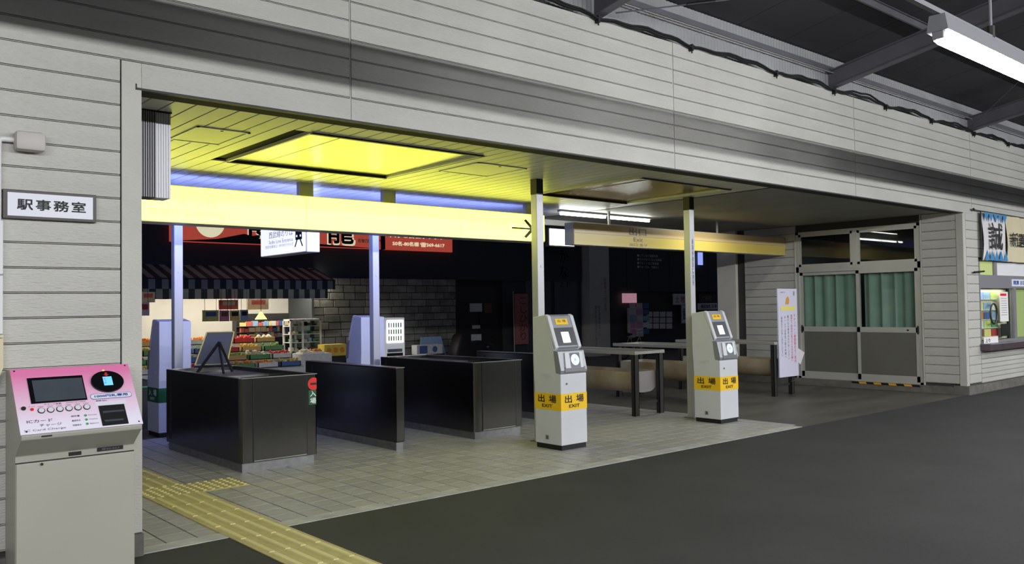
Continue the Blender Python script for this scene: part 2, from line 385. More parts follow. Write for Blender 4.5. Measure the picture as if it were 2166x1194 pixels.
# ---- tactile paving: one strip of blocks
tp = thing('tactile_paving', 'yellow tactile guide path of bar and dot blocks crossing tiles onto the dark platform', 'tactile paving', (0.755, 0, 0))
def tact_block(x0, y0, dots):
    W = 0.42
    s = MB(); s.box(x0+0.002, x0+W-0.002, y0+0.002, y0+W-0.002, 0.0004, 0.006)
    o = s.build('dot_block' if dots else 'bar_block', 'tactile', tp)
    return o
bm_ = MB().prism([(-0.021, 0.0), (-0.015, 0.0075), (0.015, 0.0075), (0.021, 0.0)], 0.012, 0.408, 'y').build('bar', 'tactilebar'); bar_me = bm_.data; bpy.data.objects.remove(bm_)
ys = [1.55-0.42*k for k in range(1, 12)]+[1.97, 2.39, 2.81, 3.23]
for y0 in ys:
    o = tact_block(0.55, y0, False)
    for k in range(4): part(bar_me, 'bar', (0.55+0.42*(k+0.5)/4-tp.location.x, y0, 0.006), o)
for x0 in (0.55, 0.97):
    o = tact_block(x0, 1.55, True); m_ = MB()
    for a in range(6):
        for c in range(6):
            m_.tube([(x0+0.42*(a+.5)/6, 1.55+0.42*(c+.5)/6, 0.006), (x0+0.42*(a+.5)/6, 1.55+0.42*(c+.5)/6, 0.013)], [0.019, 0.013], 8)
    m_.build('raised_dots', 'tactilebar', o, kind='stuff')

# ---- siding walls
P_ = 0.1453
def zk(k): return 1.617+P_*k
board_cache = {}
def board(parent, x0, x1, z0, h=P_, yf=0.0, axis='x', xf=0.0, flip=1):
    """one lap board with its double groove; axis x: front faces -Y at y=yf; axis y: faces -X at x=xf"""
    key = (round(x1-x0, 3), round(h, 3), axis)
    if key not in board_cache:
        m_ = MB(); L_ = x1-x0-0.003
        if axis == 'x':
            m_.box(0.0015, L_, 0, 0.02, 0.0125, h); m_.box(0.0015, L_, 0.002, 0.02, 0.0045, 0.0085)
        else:
            m_.box(0, 0.02, 0.0015, L_, 0.0125, h); m_.box(0.002, 0.02, 0.0015, L_, 0.0045, 0.0085)
        o = m_.build('board', 'siding'); board_cache[key] = o.data; bpy.data.objects.remove(o)
    return part(board_cache[key], 'board', (x0, yf, z0) if axis == 'x' else (xf, x0, z0), parent)
WTOP = 4.24
wf = struct(B(-8, 24, 0.02, 0.20, 2.905, WTOP).build('wall_front', 'backing'))
B(-8, -0.0, 0.02, 0.18, 0.0, 2.905).build('wall_base_panel', 'backing', wf)
B(12.63, 13.2, 0.02, 0.18, 0.0, 2.905).build('wall_base_panel', 'backing', wf)
B(13.2, 24, 0.02, 0.18, 0.0, 0.70).build('wall_base_panel', 'backing', wf)
B(13.2, 24, 0.02, 0.18, 2.16, 2.905).build('wall_base_panel', 'backing', wf)
B(16.9, 24, 0.02, 0.18, 0.7, 2.16).build('wall_base_panel', 'backing', wf)
joints = [-6.15, -2.325, 1.50, 5.325, 9.15, 12.975, 16.80, 20.6]
for a, b_ in zip(joints[:-1], joints[1:]):
    for k in range(10, 18): board(wf, a+0.006, b_-0.006, zk(k))
    if b_ > 0.5: B(max(a+0.006, 0.002), b_-0.006, 0.0, 0.02, 2.912, zk(10)-0.001).build('board', 'siding', wf)
# piece over the left corner
for j in joints[1:-1]:
    B(j-0.004, j+0.004, 0.004, 0.02, 2.912 if 0 < j < 12.6 else 0.2, WTOP).build('joint_bead', 'trim', wf)
for k in range(-10, 10):
    board(wf, -2.319, -0.125, zk(k)); board(wf, -6.144, -2.331, zk(k))
B(-0.118, 0.0, -0.001, 0.02, 0.14, 2.985).build('corner_board', 'trim', wf)
B(-0.118, 0.0, 0.0, 0.02, 2.985, zk(10)-0.001).build('corner_board', 'trim', wf)
B(-0.03, 12.62, -0.004, 0.03, 2.897, 2.911).build('drip_strip', 'black', wf)
B(-0.036, -0.028, -0.004, 0.03, 2.897, 2.935).build('drip_strip', 'black', wf)
B(12.6, 12.70, -0.001, 0.02, 0.14, 2.911).build('corner_board', 'trim', wf)
for k in range(-10, 9):
    board(wf, 12.71, 13.19, zk(k), h=min(P_, 2.911-zk(k)))
for k in range(7): board(wf, 13.2, 16.9, 0.145+0.077*k, h=0.077)
for k in range(4, 9): board(wf, 13.2, 20.6, zk(k), h=min(P_, 2.911-zk(k)))
for k in range(-10, 4): board(wf, 16.92, 20.6, zk(k))
# plinths
struct(B(-8, 0.0, -0.03, 0.19, 0.0, 0.135).build('baseboard_front', 'plinth'))
struct(B(12.56, 24, -0.045, 0.19, 0.0, 0.138).build('baseboard_front', 'plinth'))
# inner left wall of the concourse (faces +X)
wl = struct(B(-0.18, -0.005, 0.02, 4.7, 0.0, 3.0).build('wall_left', 'trim'))
# inner right wall of the concourse (faces -X), siding, door, siding, end column
wr = struct(B(12.622, 12.8, 0.19, 0.66, 0.0, 3.0).build('wall_right', 'backing'))
B(12.62, 12.8, 2.95, 4.72, 0.0, 3.0).build('wall_base_panel', 'backing', wr)
B(12.62, 12.8, 0.66, 2.95, 2.80, 3.0).build('wall_base_panel', 'backing', wr)
for k in range(-10, 9):
    h = min(P_, 2.93-zk(k))
    if h > 0.03:
        board(wr, 0.11, 0.65, zk(k), h=h, axis='y', xf=12.60); board(wr, 2.97, 4.05, zk(k), h=h, axis='y', xf=12.60)
B(12.596, 12.625, 0.002, 0.105, 0.14, 2.93).build('corner_board', 'trim', wr)
B(12.585, 12.62, 0.652, 0.672, 0.12, 2.93).build('corner_board', 'trim', wr)
B(12.585, 12.62, 2.945, 2.965, 0.12, 2.93).build('corner_board', 'trim', wr)
B(12.55, 12.80, 4.22, 4.66, 0.0, 2.93).build('end_column', 'pillar', wr, bevel=0.006)
struct(B(12.55, 12.80, -0.03, 4.7, 0.0, 0.118).build('baseboard_right', 'plinth'))
# hazard strip on the step below the door
hz = thing('hazard_strip', 'black and yellow hazard tape strip on step edge below the office door', 'tape', (12.545, 0.7, 0.1))
for k in range(9):
    y0 = 0.71+k*0.13
    MB().prism([(y0, 0.085), (y0+0.13, 0.085), (y0+0.15, 0.119), (y0+0.02, 0.119)], 12.545, 12.5495, 'x').build('stripe', 'black' if k % 2 == 0 else 'haz_y', hz)

# ---- concourse ceiling of slats
ce = struct(B(-0.1, 12.75, 0.03, 4.7, 2.955, 3.0).build('ceiling', 'slatgap'))
holes = [(1.535, 3.31, 0.66, 2.37), (5.60, 7.30, 0.67, 2.42)]
slat_cache = {}
def slat(x0, y0, y1):
    k = round(y1-y0, 3)
    if k not in slat_cache:
        o = B(0.0065, 0.146, 0.0, y1-y0, 0, 0.012).build('slat', 'slat'); slat_cache[k] = o.data; bpy.data.objects.remove(o)
    part(slat_cache[k], 'slat', (x0, y0, 2.93), ce)
i = 0
while True:
    x0 = 0.005+0.1525*i; i += 1
    if x0 > 7.5: break
    segs = [(0.03, 4.62)]
    for hx0, hx1, hy0, hy1 in holes:
        if x0+0.15 > hx0-0.02 and x0 < hx1+0.02:
            segs = [(0.03, hy0), (hy1, 4.62)]
    for a, b_ in segs: slat(x0, a, b_)
for a in range(6):
    B(7.56+0.9*a, 7.56+0.9*a+0.895, 0.03, 4.62, 2.930, 2.942).build('ceiling_board', 'ceilpanel', ce)
struct(B(-0.1, 12.75, 4.62, 4.74, 2.84, 3.2).build('trim_4', 'alu'))
struct(B(-0.5, 13.2, 4.74, 7.2, 3.12, 3.2).build('ceiling', 'darkwall'))
struct(B(-0.1, 12.75, 0.2, 4.74, 3.0, 3.1).build('ceiling', 'darkwall'))
def light_panel(label, hx0, hx1, hy0, hy1, dm):
    t = thing('ceiling_light_panel', label, 'light panel', ((hx0+hx1)/2, (hy0+hy1)/2, 2.93))
    B(hx0+0.03, hx1-0.03, hy0+0.03, hy1-0.03, 2.948, 2.954).build('diffuser', dm, t)
    f = MB(); f.box(hx0, hx1, hy0, hy0+0.035, 2.918, 2.952); f.box(hx0, hx1, hy1-0.035, hy1, 2.918, 2.952)
    f.build('frame', 'black', t)
    f = MB(); f.box(hx0-0.01, hx0+0.012, hy0, hy1, 2.924, 2.952); f.box(hx1-0.012, hx1+0.01, hy0, hy1, 2.924, 2.952)
    f.build('frame', 'slat', t)
    B((hx0+hx1)/2-0.55, (hx0+hx1)/2-0.545, hy0+0.03, hy1-0.03, 2.9465, 2.948).build('diffuser_joint', 'alug', t)
light_panel('large textured ceiling light panel glowing with yellow reflections above the left gates', *holes[0], 'diffuser')
light_panel('unlit brownish ceiling light panel right of the middle column', *holes[1], 'diffuser2')
def hatch(label, x0, x1, y0, y1):
    t = thing('ceiling_hatch', label, 'hatch', ((x0+x1)/2, (y0+y1)/2, 2.93))
    f = MB(); w_ = 0.022
    f.box(x0, x1, y0, y0+w_, 2.923, 2.932); f.box(x0, x1, y1-w_, y1, 2.923, 2.932); f.box(x0, x0+w_, y0, y1, 2.923, 2.932); f.box(x1-w_, x1, y0, y1, 2.923, 2.932)
    f.build('frame', 'readerw', t); B(x0+w_, x1-w_, y0+w_, y1-w_, 2.927, 2.931).build('lid', 'slat', t)
    MB().tube([((x0+x1)/2, y0+0.05, 2.922), ((x0+x1)/2, y0+0.05, 2.928)], 0.013, 8).build('catch', 'black', t)
hatch('ceiling access hatch left of the large light panel', 0.72, 1.149, 0.967, 1.60)
hatch('ceiling access hatch right of the large light panel', 3.50, 4.146, 0.98, 1.635)

# ---- platform roof
rf = thing('platform_roof', 'dark sheet roof on steel beams over the platform', 'roof', (8, -3, 4.8))
sl = 0.19
def zr(y): return 4.73 - sl*y
k = 0
for i in range(-8, 30):
    x0 = i*0.95
    MB().add([(x0, 0.15, zr(0.15)), (x0+0.94, 0.15, zr(0.15)), (x0+0.94, -7, zr(-7)), (x0, -7, zr(-7)),
              (x0, 0.15, zr(0.15)+0.03), (x0+0.94, 0.15, zr(0.15)+0.03), (x0+0.94, -7, zr(-7)+0.03), (x0, -7, zr(-7)+0.03)],
             [(0, 1, 2, 3), (4, 5, 6, 7), (0, 1, 5, 4), (2, 3, 7, 6), (1, 2, 6, 5), (0, 3, 7, 4)]).build('roof_sheet', 'roof', rf)
for xb in (-4.6, -0.2, 4.22, 8.62, 13.08, 17.5, 22):
    m_ = MB(); zb = lambda y: 4.275 - 0.185*y
    def pr(dy0, dz0, dz1, hw):
        m_.add([(xb+sx*hw, y, zb(y)+dz) for y in (0.06, -7) for dz in (dz0, dz1) for sx in (-1, 1)],
               [(0, 1, 3, 2), (4, 6, 7, 5), (0, 4, 5, 1), (2, 3, 7, 6), (0, 2, 6, 4), (1, 5, 7, 3)])
    pr(0, 0.0, 0.014, 0.055); pr(0, 0.014, 0.22, 0.006); pr(0, 0.22, 0.234, 0.055)
    m_.build('beam', 'beam', rf)
for yp in (-1.02, -2.2, -3.4, -4.6):
    z0 = zr(yp)-0.10
    m_ = MB(); m_.box(-8, 27, yp-0.004, yp+0.004, z0, z0+0.10); m_.box(-8, 27, yp-0.03, yp+0.004, z0, z0+0.008); m_.box(-8, 27, yp-0.03, yp+0.004, z0+0.092, z0+0.10)
    m_.build('purlin', 'beam', rf)
B(-8, 27, 0.02, 0.05, 4.50, 4.56).build('purlin', 'beam', rf)
MB().tube([(-8, -0.01, 4.47), (27, -0.01, 4.47)], 0.008, 6).build('conduit', 'rail', rf)
# bracing rods
m_ = MB(); m_.tube([(4.4, -.05, 4.33), (8.55, -3.4, 4.95)], 0.007, 6); m_.build('brace_rod', 'beam', rf)
m_ = MB(); a_, b_ = Vector((4.4, -.05, 4.33)), Vector((8.55, -3.4, 4.95)); d_ = (b_-a_).normalized()
m_.tube([a_+d_*0.7, a_+d_*0.98], 0.018, 8); m_.build('turnbuckle', 'black', rf)
MB().tube([(12.95, -.05, 4.33), (8.7, -3.4, 4.95)], 0.006, 6).build('brace_rod', 'beam', rf)
# corrugated strip above the wall
xs = []; m_ = MB(); n = 0; x = -8.0; pts = []
while x < 24:
    pts.append((x, 0.075+(0.008 if n % 2 else 0))); n += 1; x += 0.03
m_.add([(px, py, 4.2) for px, py in pts]+[(px, py, 4.70) for px, py in pts], [(i, i+1, i+1+len(pts), i+len(pts)) for i in range(len(pts)-1)])
struct(m_.build('trim_5', 'corr'))
# cable bundle sagging between hooks along the top of the wall
cb = thing('cable_bundle', 'black cable bundle looping between hooks along top of the white wall', 'cable', (6, -0.03, 4.24))
hooks = [-2.6, -1.1, 0.3, 1.5, 2.8, 4.17, 5.61, 7.24, 8.60, 10.02, 11.5, 13.1, 14.6, 16.1, 17.6]
for q, (a, b_) in enumerate(zip(hooks[:-1], hooks[1:])):
    for t2 in range(2):
        pts = []
        amp = (0.035, 0.06)[t2]*(0.7+0.6*random.random())
        for s in range(13):
            u = s/12; bul = amp*math.sin(math.pi*u)*(0.6+0.9*u)
            pts.append((a+(b_-a)*u, -0.025-0.012*t2, 4.232+bul+0.01*math.sin(u*19+q)))
        MB().tube(pts, 0.017-0.004*t2, 7).build('cable', 'cable', cb, smooth=True)
for h in hooks:
    m_ = MB(); m_.box(h-0.012, h+0.012, -0.05, 0.0, 4.19, 4.26); m_.box(h-0.006, h+0.006, -0.04, -0.03, 4.165, 4.2)
    m_.build('hook', 'black', cb)
    B(h+0.012, h+0.03, -0.054, -0.05, 4.235, 4.248).build('clip', 'chrome', cb)

# ---- platform lamps (one in view, on its trunking)
def lamp(x0, label):
    t = thing('platform_lamp', label, 'lamp', (x0+1.2, -3.0, 3.5))
    MB().prism([(-3.075, 3.42), (-3.055, 3.54), (-2.945, 3.54), (-2.925, 3.42)], x0, x0+2.45, 'x').build('casing', 'lampbody', t)
    MB().prism([(-3.045, 3.42), (-3.055, 3.375), (-3.03, 3.345), (-2.97, 3.345), (-2.945, 3.375), (-2.955, 3.42)], x0+0.07, x0+2.38, 'x').build('tube_cover', 'tube', t)
    for xx in (x0, x0+2.38):
        B(xx, xx+0.07, -3.04, -2.96, 3.365, 3.42).build('tube_socket', 'lampbody', t, bevel=0.006)
    MB().tube([(x0+1.0, -3, 3.54), (x0+1.0, -3, 5.2)], 0.012, 8).build('hanger_rod', 'lampbody', t)
    MB().tube([(x0+1.0, -3, 3.56), (x0+1.0, -3, 3.66)], 0.03, 8).build('hanger_nut', 'leg', t)
    return t
lamp(4.50, 'white fluorescent batten lamp lit under the roof at top right')
tk = tag(MB().box(-6, 24, -3.02, -2.98, 3.545, 3.58).box(-8, 3.1, -3.07, -2.93, 3.35, 3.545).box(7.3, 24, -3.07, -2.93, 3.35, 3.545).build('trunking_shadow_casings', 'lampbody'), 'long thin white trunking rail over the platform lamp, with unseen casings added for shadow', 'rail')  # unseen deep casings added along the rail to cast the wall's shadow band
# concourse tubes
t = thing('tube_lamp', 'pair of lit tubes end to end under the concourse ceiling behind the exit sign', 'lamp', (8.1, 3.5, 2.88))
for x0 in (7.05, 8.10):
    B(x0, x0+1.02, 3.46, 3.54, 2.90, 2.93).build('casing', 'lampbody', t)
    MB().tube([(x0+0.03, 3.5, 2.875), (x0+0.99, 3.5, 2.875)], 0.019, 10).build('tube', 'tube2', t)
for (xa, ya) in ((9.9, 2.6),):
    area('concourse_lamp_light', (xa, ya, 2.90), (1.2, 0.08), 14, (0.97, 1, 0.93))

# ================================================================ SIGNS IN THE CONCOURSE
# yellow lit direction sign
ys_ = thing('direction_sign', 'long glowing yellow direction sign box with arrow hanging above the ticket gates', 'sign', (3.4, 3.2, 2.57))
B(0.60, 6.33, 3.06, 3.34, 2.39, 2.765).build('casing', 'alu', ys_)
xx = [0.60, 2.72, 4.86, 6.33]
for a, b_ in zip(xx[:-1], xx[1:]):
    B(a+0.006, b_-0.006, 3.048, 3.06, 2.405, 2.755).build('front_panel', 'yface', ys_)
    B(a+0.006, b_-0.006, 3.34, 3.352, 2.405, 2.755).build('back_panel', 'bface', ys_)
for xh in (2.70, 3.80, 6.10):
    m_ = MB(); m_.box(xh, xh+0.17, 3.17, 3.24, 2.765, 2.93); m_.build('hanger', 'alu', ys_)
YS = 3.0465
text('外国語大学 味の素スタジアム', 'yink', ys_, (1.22, YS, 2.655), XA, ZA, 1.40, 0.07)
text('大学校', 'yink', ys_, (1.30, YS, 2.56), XA, ZA, 0.42, 0.065)
text('警視庁警察学校', 'yink', ys_, (1.02, YS, 2.455), XA, ZA, 0.80, 0.07)
text('都立多磨霊園', 'yink', ys_, (5.02, YS, 2.555), XA, ZA, 0.66, 0.075)
B(4.80, 5.95, 3.0455, 3.047, 2.525, 2.532).build('rule_line', 'yink', ys_)
ar = patch('ydark', ys_, (5.72, YS, 2.56), XA, ZA, [(0, -.012), (.33, -.012), (.22, -.11), (.26, -.13), (.42, .0), (.26, .13), (.22, .11), (.33, .012), (0, .012)], name='arrow')
# exit sign, unlit
es = thing('exit_sign', 'wide unlit beige and yellow exit sign board beside the right column', 'sign', (9.8, 3.2, 2.53))
B(7.0, 12.59, 3.16, 3.34, 2.39, 2.715).build('casing', 'alu', es)
B(7.005, 12.585, 3.15, 3.16, 2.565, 2.71).build('upper_band', 'orange_sign', es)
B(7.005, 12.585, 3.15, 3.16, 2.395, 2.56).build('lower_band', 'yellow_sign', es)
text('出口', 'inkg', es, (8.20, 3.148, 2.575), XA, ZA, 0.40, 0.115, bold=0.004)
text('Exit', 'inkg', es, (8.30, 3.148, 2.485), XA, ZA, 0.22, 0.06)
text('出口 출구', 'inkg', es, (8.20, 3.148, 2.41), XA, ZA, 0.42, 0.045)
for xh in (7.86, 10.6): MB().tube([(xh, 3.25, 2.715), (xh, 3.25, 2.93)], 0.02, 8).build('hanger', 'alu', es)
# line entrance sign
en = thing('entrance_sign', 'white lit box sign with train symbol hanging beyond the yellow direction sign', 'sign', (3.55, 5.1, 2.4))
B(3.462, 3.65, 4.48, 5.83, 2.25, 2.86).build('casing', 'alu', en)
B(3.452, 3.462, 4.50, 5.81, 2.262, 2.85).build('front_face', 'entsign', en)
B(3.475, 3.64, 4.47, 4.48, 2.262, 2.85).build('end_face', 'entend', en)
EO = lambda y, z: (3.4505, y, z)
text('西武線のりば', 'inkk', en, EO(5.55, 2.49), -YA, ZA, 0.72, 0.09)
text('Seibu Line Entrance', 'inkg', en, EO(5.55, 2.415), -YA, ZA, 0.72, 0.05)
text('西武线乘车口  세이부선 타는곳', 'inkg', en, EO(5.66, 2.355), -YA, ZA, 0.84, 0.042)
text('SEIBU', 'inkblue', en, EO(5.20, 2.62), -YA, ZA, 0.30, 0.05)
patch('inkblue', en, EO(5.29, 2.645), -YA, ZA, circ(0, 0, 0.036), name='emblem')
tr_ = [(0.0, 0), (0.18, 0), (0.18, 0.24), (0.15, 0.27), (0.03, 0.27), (0.0, 0.24)]
patch('inkk', en, EO(4.76, 2.42), -YA, ZA, tr_, name='train_symbol')
patch('entsign', en, EO(4.76, 2.42), -YA, ZA, rect(0.025, 0.155, 0.12, 0.21), name='train_symbol', th=0.003)
for dx in (0.04, 0.14): patch('entsign', en, EO(4.76, 2.42), -YA, ZA, circ(dx, 0.05, 0.016, 10), name='train_symbol', th=0.003)
patch('inkk', en, EO(4.76, 2.42), -YA, ZA, [(-.03, -.09), (0.0, -.09), (0.06, -.0), (0.03, 0)], name='train_symbol')
patch('inkk', en, EO(4.76, 2.42), -YA, ZA, [(.18, -.09), (.21, -.09), (.15, 0), (.12, 0)], name='train_symbol')
for yy in (4.8, 5.5): MB().tube([(3.555, yy, 2.86), (3.555, yy, 3.12)], 0.015, 8).build('hanger', 'leg', en)
# ribbed metal box at the top left of the opening
rb = thing('ribbed_box', 'grey ribbed metal box hanging from ceiling beside the opening left edge', 'box', (0.29, 0.7, 2.6))
B(0.10, 0.30, 0.645, 0.80, 2.31, 2.928).build('body', 'leg', rb); B(0.30, 0.405, 0.645, 0.80, 2.31, 2.928).build('body', 'postal', rb)
m_ = MB()
for k in range(13): m_.box(0.105+0.0155*k, 0.105+0.0155*k+0.008, 0.63, 0.645, 2.312, 2.926)
m_.build('rib', 'alug', rb)
m_ = MB()
for k in range(6): m_.box(0.302+0.0172*k, 0.302+0.0172*k+0.014, 0.638, 0.645, 2.312, 2.926)
m_.build('rib', 'postal', rb)
B(0.09, 0.41, 0.63, 0.81, 2.918, 2.93).build('top_cap', 'black', rb)

# ================================================================ COLUMNS
def column(x, y, label, cap, ztop):
    t = thing('square_column', label, 'column', (x, y, 0), 'slim square concourse columns')
    B(x, x+0.10, y, y+0.10, 0.0, ztop-cap).build('shaft', 'postal', t, bevel=0.008)
    B(x, x+0.10, y, y+0.10, ztop-cap, ztop).build('cap', 'black', t)
    B(x-0.03, x+0.13, y-0.03, y+0.13, 0, 0.012).build('base_plate', 'steelbright', t)
    MB().tube([(x+0.06, y-0.004, 1.95), (x+0.06, y, 1.95)], 0.018, 10).build('cap_bolt', 'readerw', t)
    return t
column(1.70, 4.25, 'slim square column behind the leftmost stainless gate', 0.05, 2.93)
column(4.31, 4.25, 'slim square column behind the wide middle stainless gate', 0.05, 2.93)
column(4.69, 1.43, 'slim square column with black top right behind the left exit card reader', 0.17, 2.93)
c4 = column(7.44, 1.43, 'slim square column right behind the right exit card reader', 0.17, 2.93)
text('\n'.join('乗車券精算案内所'), 'inkblue', c4, (7.475, 1.427, 1.75), XA, ZA, 0.035, 0.62)

# ================================================================ TICKET GATES
def gate_wide(x0, x1, label, stickers):
    t = thing('ticket_gate', label, 'ticket gate', ((x0+x1)/2, 3.05, 0), 'stainless ticket gate cabinets')
    y0, y1, zt = 2.095, 4.05, 0.868
    B(x0+0.02, x1-0.03, y0+0.02, y1-0.02, 0, 0.085).build('plinth', 'plinthsteel', t)
    th = 0.035
    # open-topped shell with a rounded near corner
    o_ = [(x0+0.05, y0), (x1-0.02, y0), (x1, y0+0.02), (x1, y1), (x0, y1), (x0, y0+0.05), (x0+0.008, y0+0.022), (x0+0.022, y0+0.008)]
    i_ = [(x0+0.06, y0+th), (x1-0.04, y0+th), (x1-th, y0+0.04), (x1-th, y1-th), (x0+th, y1-th), (x0+th, y0+0.06), (x0+0.04, y0+0.045), (x0+0.045, y0+0.04)]
    n = len(o_); m_ = MB(); z0 = 0.085
    m_.add([(x, y, z0) for x, y in o_]+[(x, y, zt) for x, y in o_]+[(x, y, zt) for x, y in i_]+[(x, y, 0.5) for x, y in i_],
           [(k, (k+1) % n, (k+1) % n+n, k+n) for k in range(n)]+[(k+n, (k+1) % n+n, (k+1) % n+2*n, k+2*n) for k in range(n)]
           + [(k+2*n, (k+1) % n+2*n, (k+1) % n+3*n, k+3*n) for k in range(n)]+[tuple(range(3*n, 4*n)), tuple(range(n))])
    m_.build('shell', 'steel', t)
    m_ = MB(); m_.box(x0+0.01, x1, y0+0.0, y0+0.03, zt, zt+0.006); m_.box(x0, x0+0.03, y0+0.03, y1, zt, zt+0.006); m_.box(x1-0.03, x1, y0+0.03, y1, zt, zt+0.006); m_.box(x0, x1, y1-0.03, y1, zt, zt+0.006)
    m_.build('rim', 'steelbright', t)
    B(x0+th, x1-th, 3.10, y1-th, 0.80, 0.825).build('deck', 'steelin', t)
    B(x0+0.125, x1-0.115, y0-0.004, y0, 0.10, 0.858).build('door', 'steel', t)
    for xg in (x0+0.122, x1-0.115): B(xg-0.003, xg+0.003, y0-0.0055, y0+0.001, 0.088, 0.866).build('door_gap', 'black', t)
    B(x0+0.128, x1-0.118, y0-0.006, y0-0.004, 0.094, 0.1).build('door_edge', 'steelbright', t)
    m_ = MB(); m_.box(x0-0.003, x0+0.001, 3.905, 3.955, 0.13, 0.845); m_.build('slot', 'black', t)
    m_ = MB()
    for k in range(11): m_.box(x0-0.005, x0-0.002, 3.90, 3.915, 0.16+0.062*k, 0.168+0.062*k)
    m_.build('rivet', 'chrome', t)
    if stickers:
        O = (x1-0.02, y0-0.001, 0.0)
        patch('redsign', t, O, XA, ZA, [(min(px, 0.012), pz) for px, pz in circ(-0.02, 0.775, 0.062, 28)], name='no_entry_sign')
        patch('inkk', t, O, XA, ZA, rect(-0.055, 0.01, 0.765, 0.785), name='no_entry_bar', th=0.003)
        patch('greenband', t, O, XA, ZA, rect(-0.075, 0.008, 0.57, 0.715), name='entry_sticker')
        text('入', 'inkw', t, (x1-0.08, y0-0.004, 0.652), XA, ZA, 0.062, 0.052, bold=0.002)
        text('場', 'inkw', t, (x1-0.08, y0-0.004, 0.583), XA, ZA, 0.062, 0.055, bold=0.002)
    return t
def gate_thin(x0, label):
    x1 = x0+0.095
    t = thing('ticket_gate', label, 'ticket gate', ((x0+x1)/2, 3.05, 0), 'stainless ticket gate cabinets')
    y0, y1 = 2.10, 4.13
    B(x0-0.03+0.02, x1-0.02, y0+0.01, y1-0.02, 0, 0.085).build('plinth', 'plinthsteel', t)
    B(x0-0.01, x1, y0, y1, 0.085, 0.87).build('shell', 'steel', t, bevel=0.012)
    B(x0-0.012, x1+0.002, y0-0.002, y1+0.002, 0.870, 0.876).build('rim', 'steelbright', t)
    B(x0-0.013, x0-0.009, 3.93, 3.96, 0.62, 0.82).build('slot', 'black', t)
    return t
gate_wide(1.541, 2.325, 'dark stainless gate cabinet nearest the left, with red no-entry disc and easel on top', True)
gate_thin(3.26, 'narrow stainless gate cabinet second from the left')
gate_wide(4.29, 5.03, 'dark stainless gate cabinet with hinged door just left of the left exit card reader', False)
gate_thin(5.97, 'narrow stainless gate cabinet partly hidden behind the left exit card reader')
# easel blackboard standing on the first gate
ea = thing('easel_board', 'small easel with dark board seen from behind, standing on the left gate', 'easel', (1.98, 3.75, 0.825))
def leg_bar(a, b_, r, name='leg'): MB().tube([a, b_], r, 4).build(name, 'easelblack', ea)
leg_bar((1.80, 3.84, 0.826), (2.02, 3.76, 1.16), 0.016); leg_bar((2.14, 3.70, 0.826), (2.02, 3.76, 1.16), 0.016)
leg_bar((1.96, 3.50, 0.826), (2.03, 3.80, 1.14), 0.014)
m_ = MB(); a = [(1.80, 3.90, 0.905), (2.12, 3.80, 0.905), (2.26, 3.93, 1.262), (1.98, 4.02, 1.262)]
m_.add(a+[(p[0]+0.003, p[1]+0.012, p[2]) for p in a], [(0, 1, 2, 3), (4, 5, 6, 7), (0, 1, 5, 4), (1, 2, 6, 5), (2, 3, 7, 6), (3, 0, 4, 7)])
m_.build('board', 'chalk', ea)
m_ = MB()
for p, q in ((a[0], a[1]), (a[1], a[2]), (a[2], a[3]), (a[3], a[0])): m_.tube([Vector(p)+Vector((0, .005, 0)), Vector(q)+Vector((0, .005, 0))], 0.009, 4)
m_.build('board_frame', 'woodpale', ea)
MB().tube([(1.78, 3.87, 0.895), (2.16, 3.76, 0.895)], 0.014, 4).build('ledge', 'easelblack', ea)

# ================================================================ OLD BARRIER FRAMES WITH TROUGHS
def barrier(x0, x1, label):
    t = thing('barrier_frame', label, 'barrier', ((x0+x1)/2, 3.1, 0), 'steel barrier frames with troughs')
    y0, y1 = 2.10, 4.05
    for (xa, ya) in ((x0, y0), (x1-0.09, y0), (x0, y1-0.09), (x1-0.09, y1-0.09)):
        m_ = MB(); m_.box(xa, xa+0.09, ya, ya+0.008, 0.0, 0.83); m_.box(xa, xa+0.008, ya, ya+0.06, 0, 0.83); m_.box(xa+0.082, xa+0.09, ya, ya+0.06, 0, 0.83)
        m_.build('leg', 'leg', t)
    for ya in (y0+0.03, y1-0.05): B(x0+0.01, x1-0.01, ya, ya+0.03, 0.15, 0.19).build('cross_bar', 'leg', t)
    for xa in (x0-0.01, x1-0.07): B(xa, xa+0.08, y0-0.02, y1+0.02, 0.83, 0.878).build('top_rail', 'rail', t, bevel=0.004)
    for ya in (y0-0.02, y1-0.06): B(x0+0.07, x1-0.07, ya, ya+0.08, 0.835, 0.874).build('top_rail', 'rail', t)
    # u-shaped trough
    cx, hw, zt, zb = (x0+x1)/2, (x1-x0)/2-0.03, 0.59, 0.30; o_ = []
    for k in range(13):
        th = math.pi+math.pi*k/12; o_.append((cx+hw*math.copysign(abs(math.cos(th))**0.6, math.cos(th)), zb+0.20+0.20*math.sin(th)*1.0))
    o_ = [(cx-hw, zt)]+o_+[(cx+hw, zt)]; i_ = [(cx+(p[0]-cx)*0.96, max(p[1], zb)+(0.012 if p[1] < zt-0.01 else 0)) for p in o_]
    n = len(o_); m_ = MB()
    m_.add([(p[0], y, p[1]) for y in (y0+0.10, y1-0.12) for p in o_]+[(p[0], y, p[1]) for y in (y0+0.10, y1-0.12) for p in i_],
           [(k, k+1, k+1+n, k+n) for k in range(n-1)]+[(k+2*n, k+1+2*n, k+1+3*n, k+3*n) for k in range(n-1)]+[(0, n, 3*n, 2*n), (n-1, 2*n-1, 4*n-1, 3*n-1)])
    m_.build('trough', 'trough', t, smooth=True)
    MB().prism(o_, y0+0.085, y0+0.10, 'y').build('end_plate', 'troughend', t)
    MB().prism(o_, y1-0.12, y1-0.105, 'y').build('end_plate', 'troughend', t)
    return t
barrier(7.054, 7.664, 'steel barrier frame with beige trough standing between the two exit card readers')
barrier(8.80, 9.42, 'steel barrier frame with trough behind the right exit card reader')
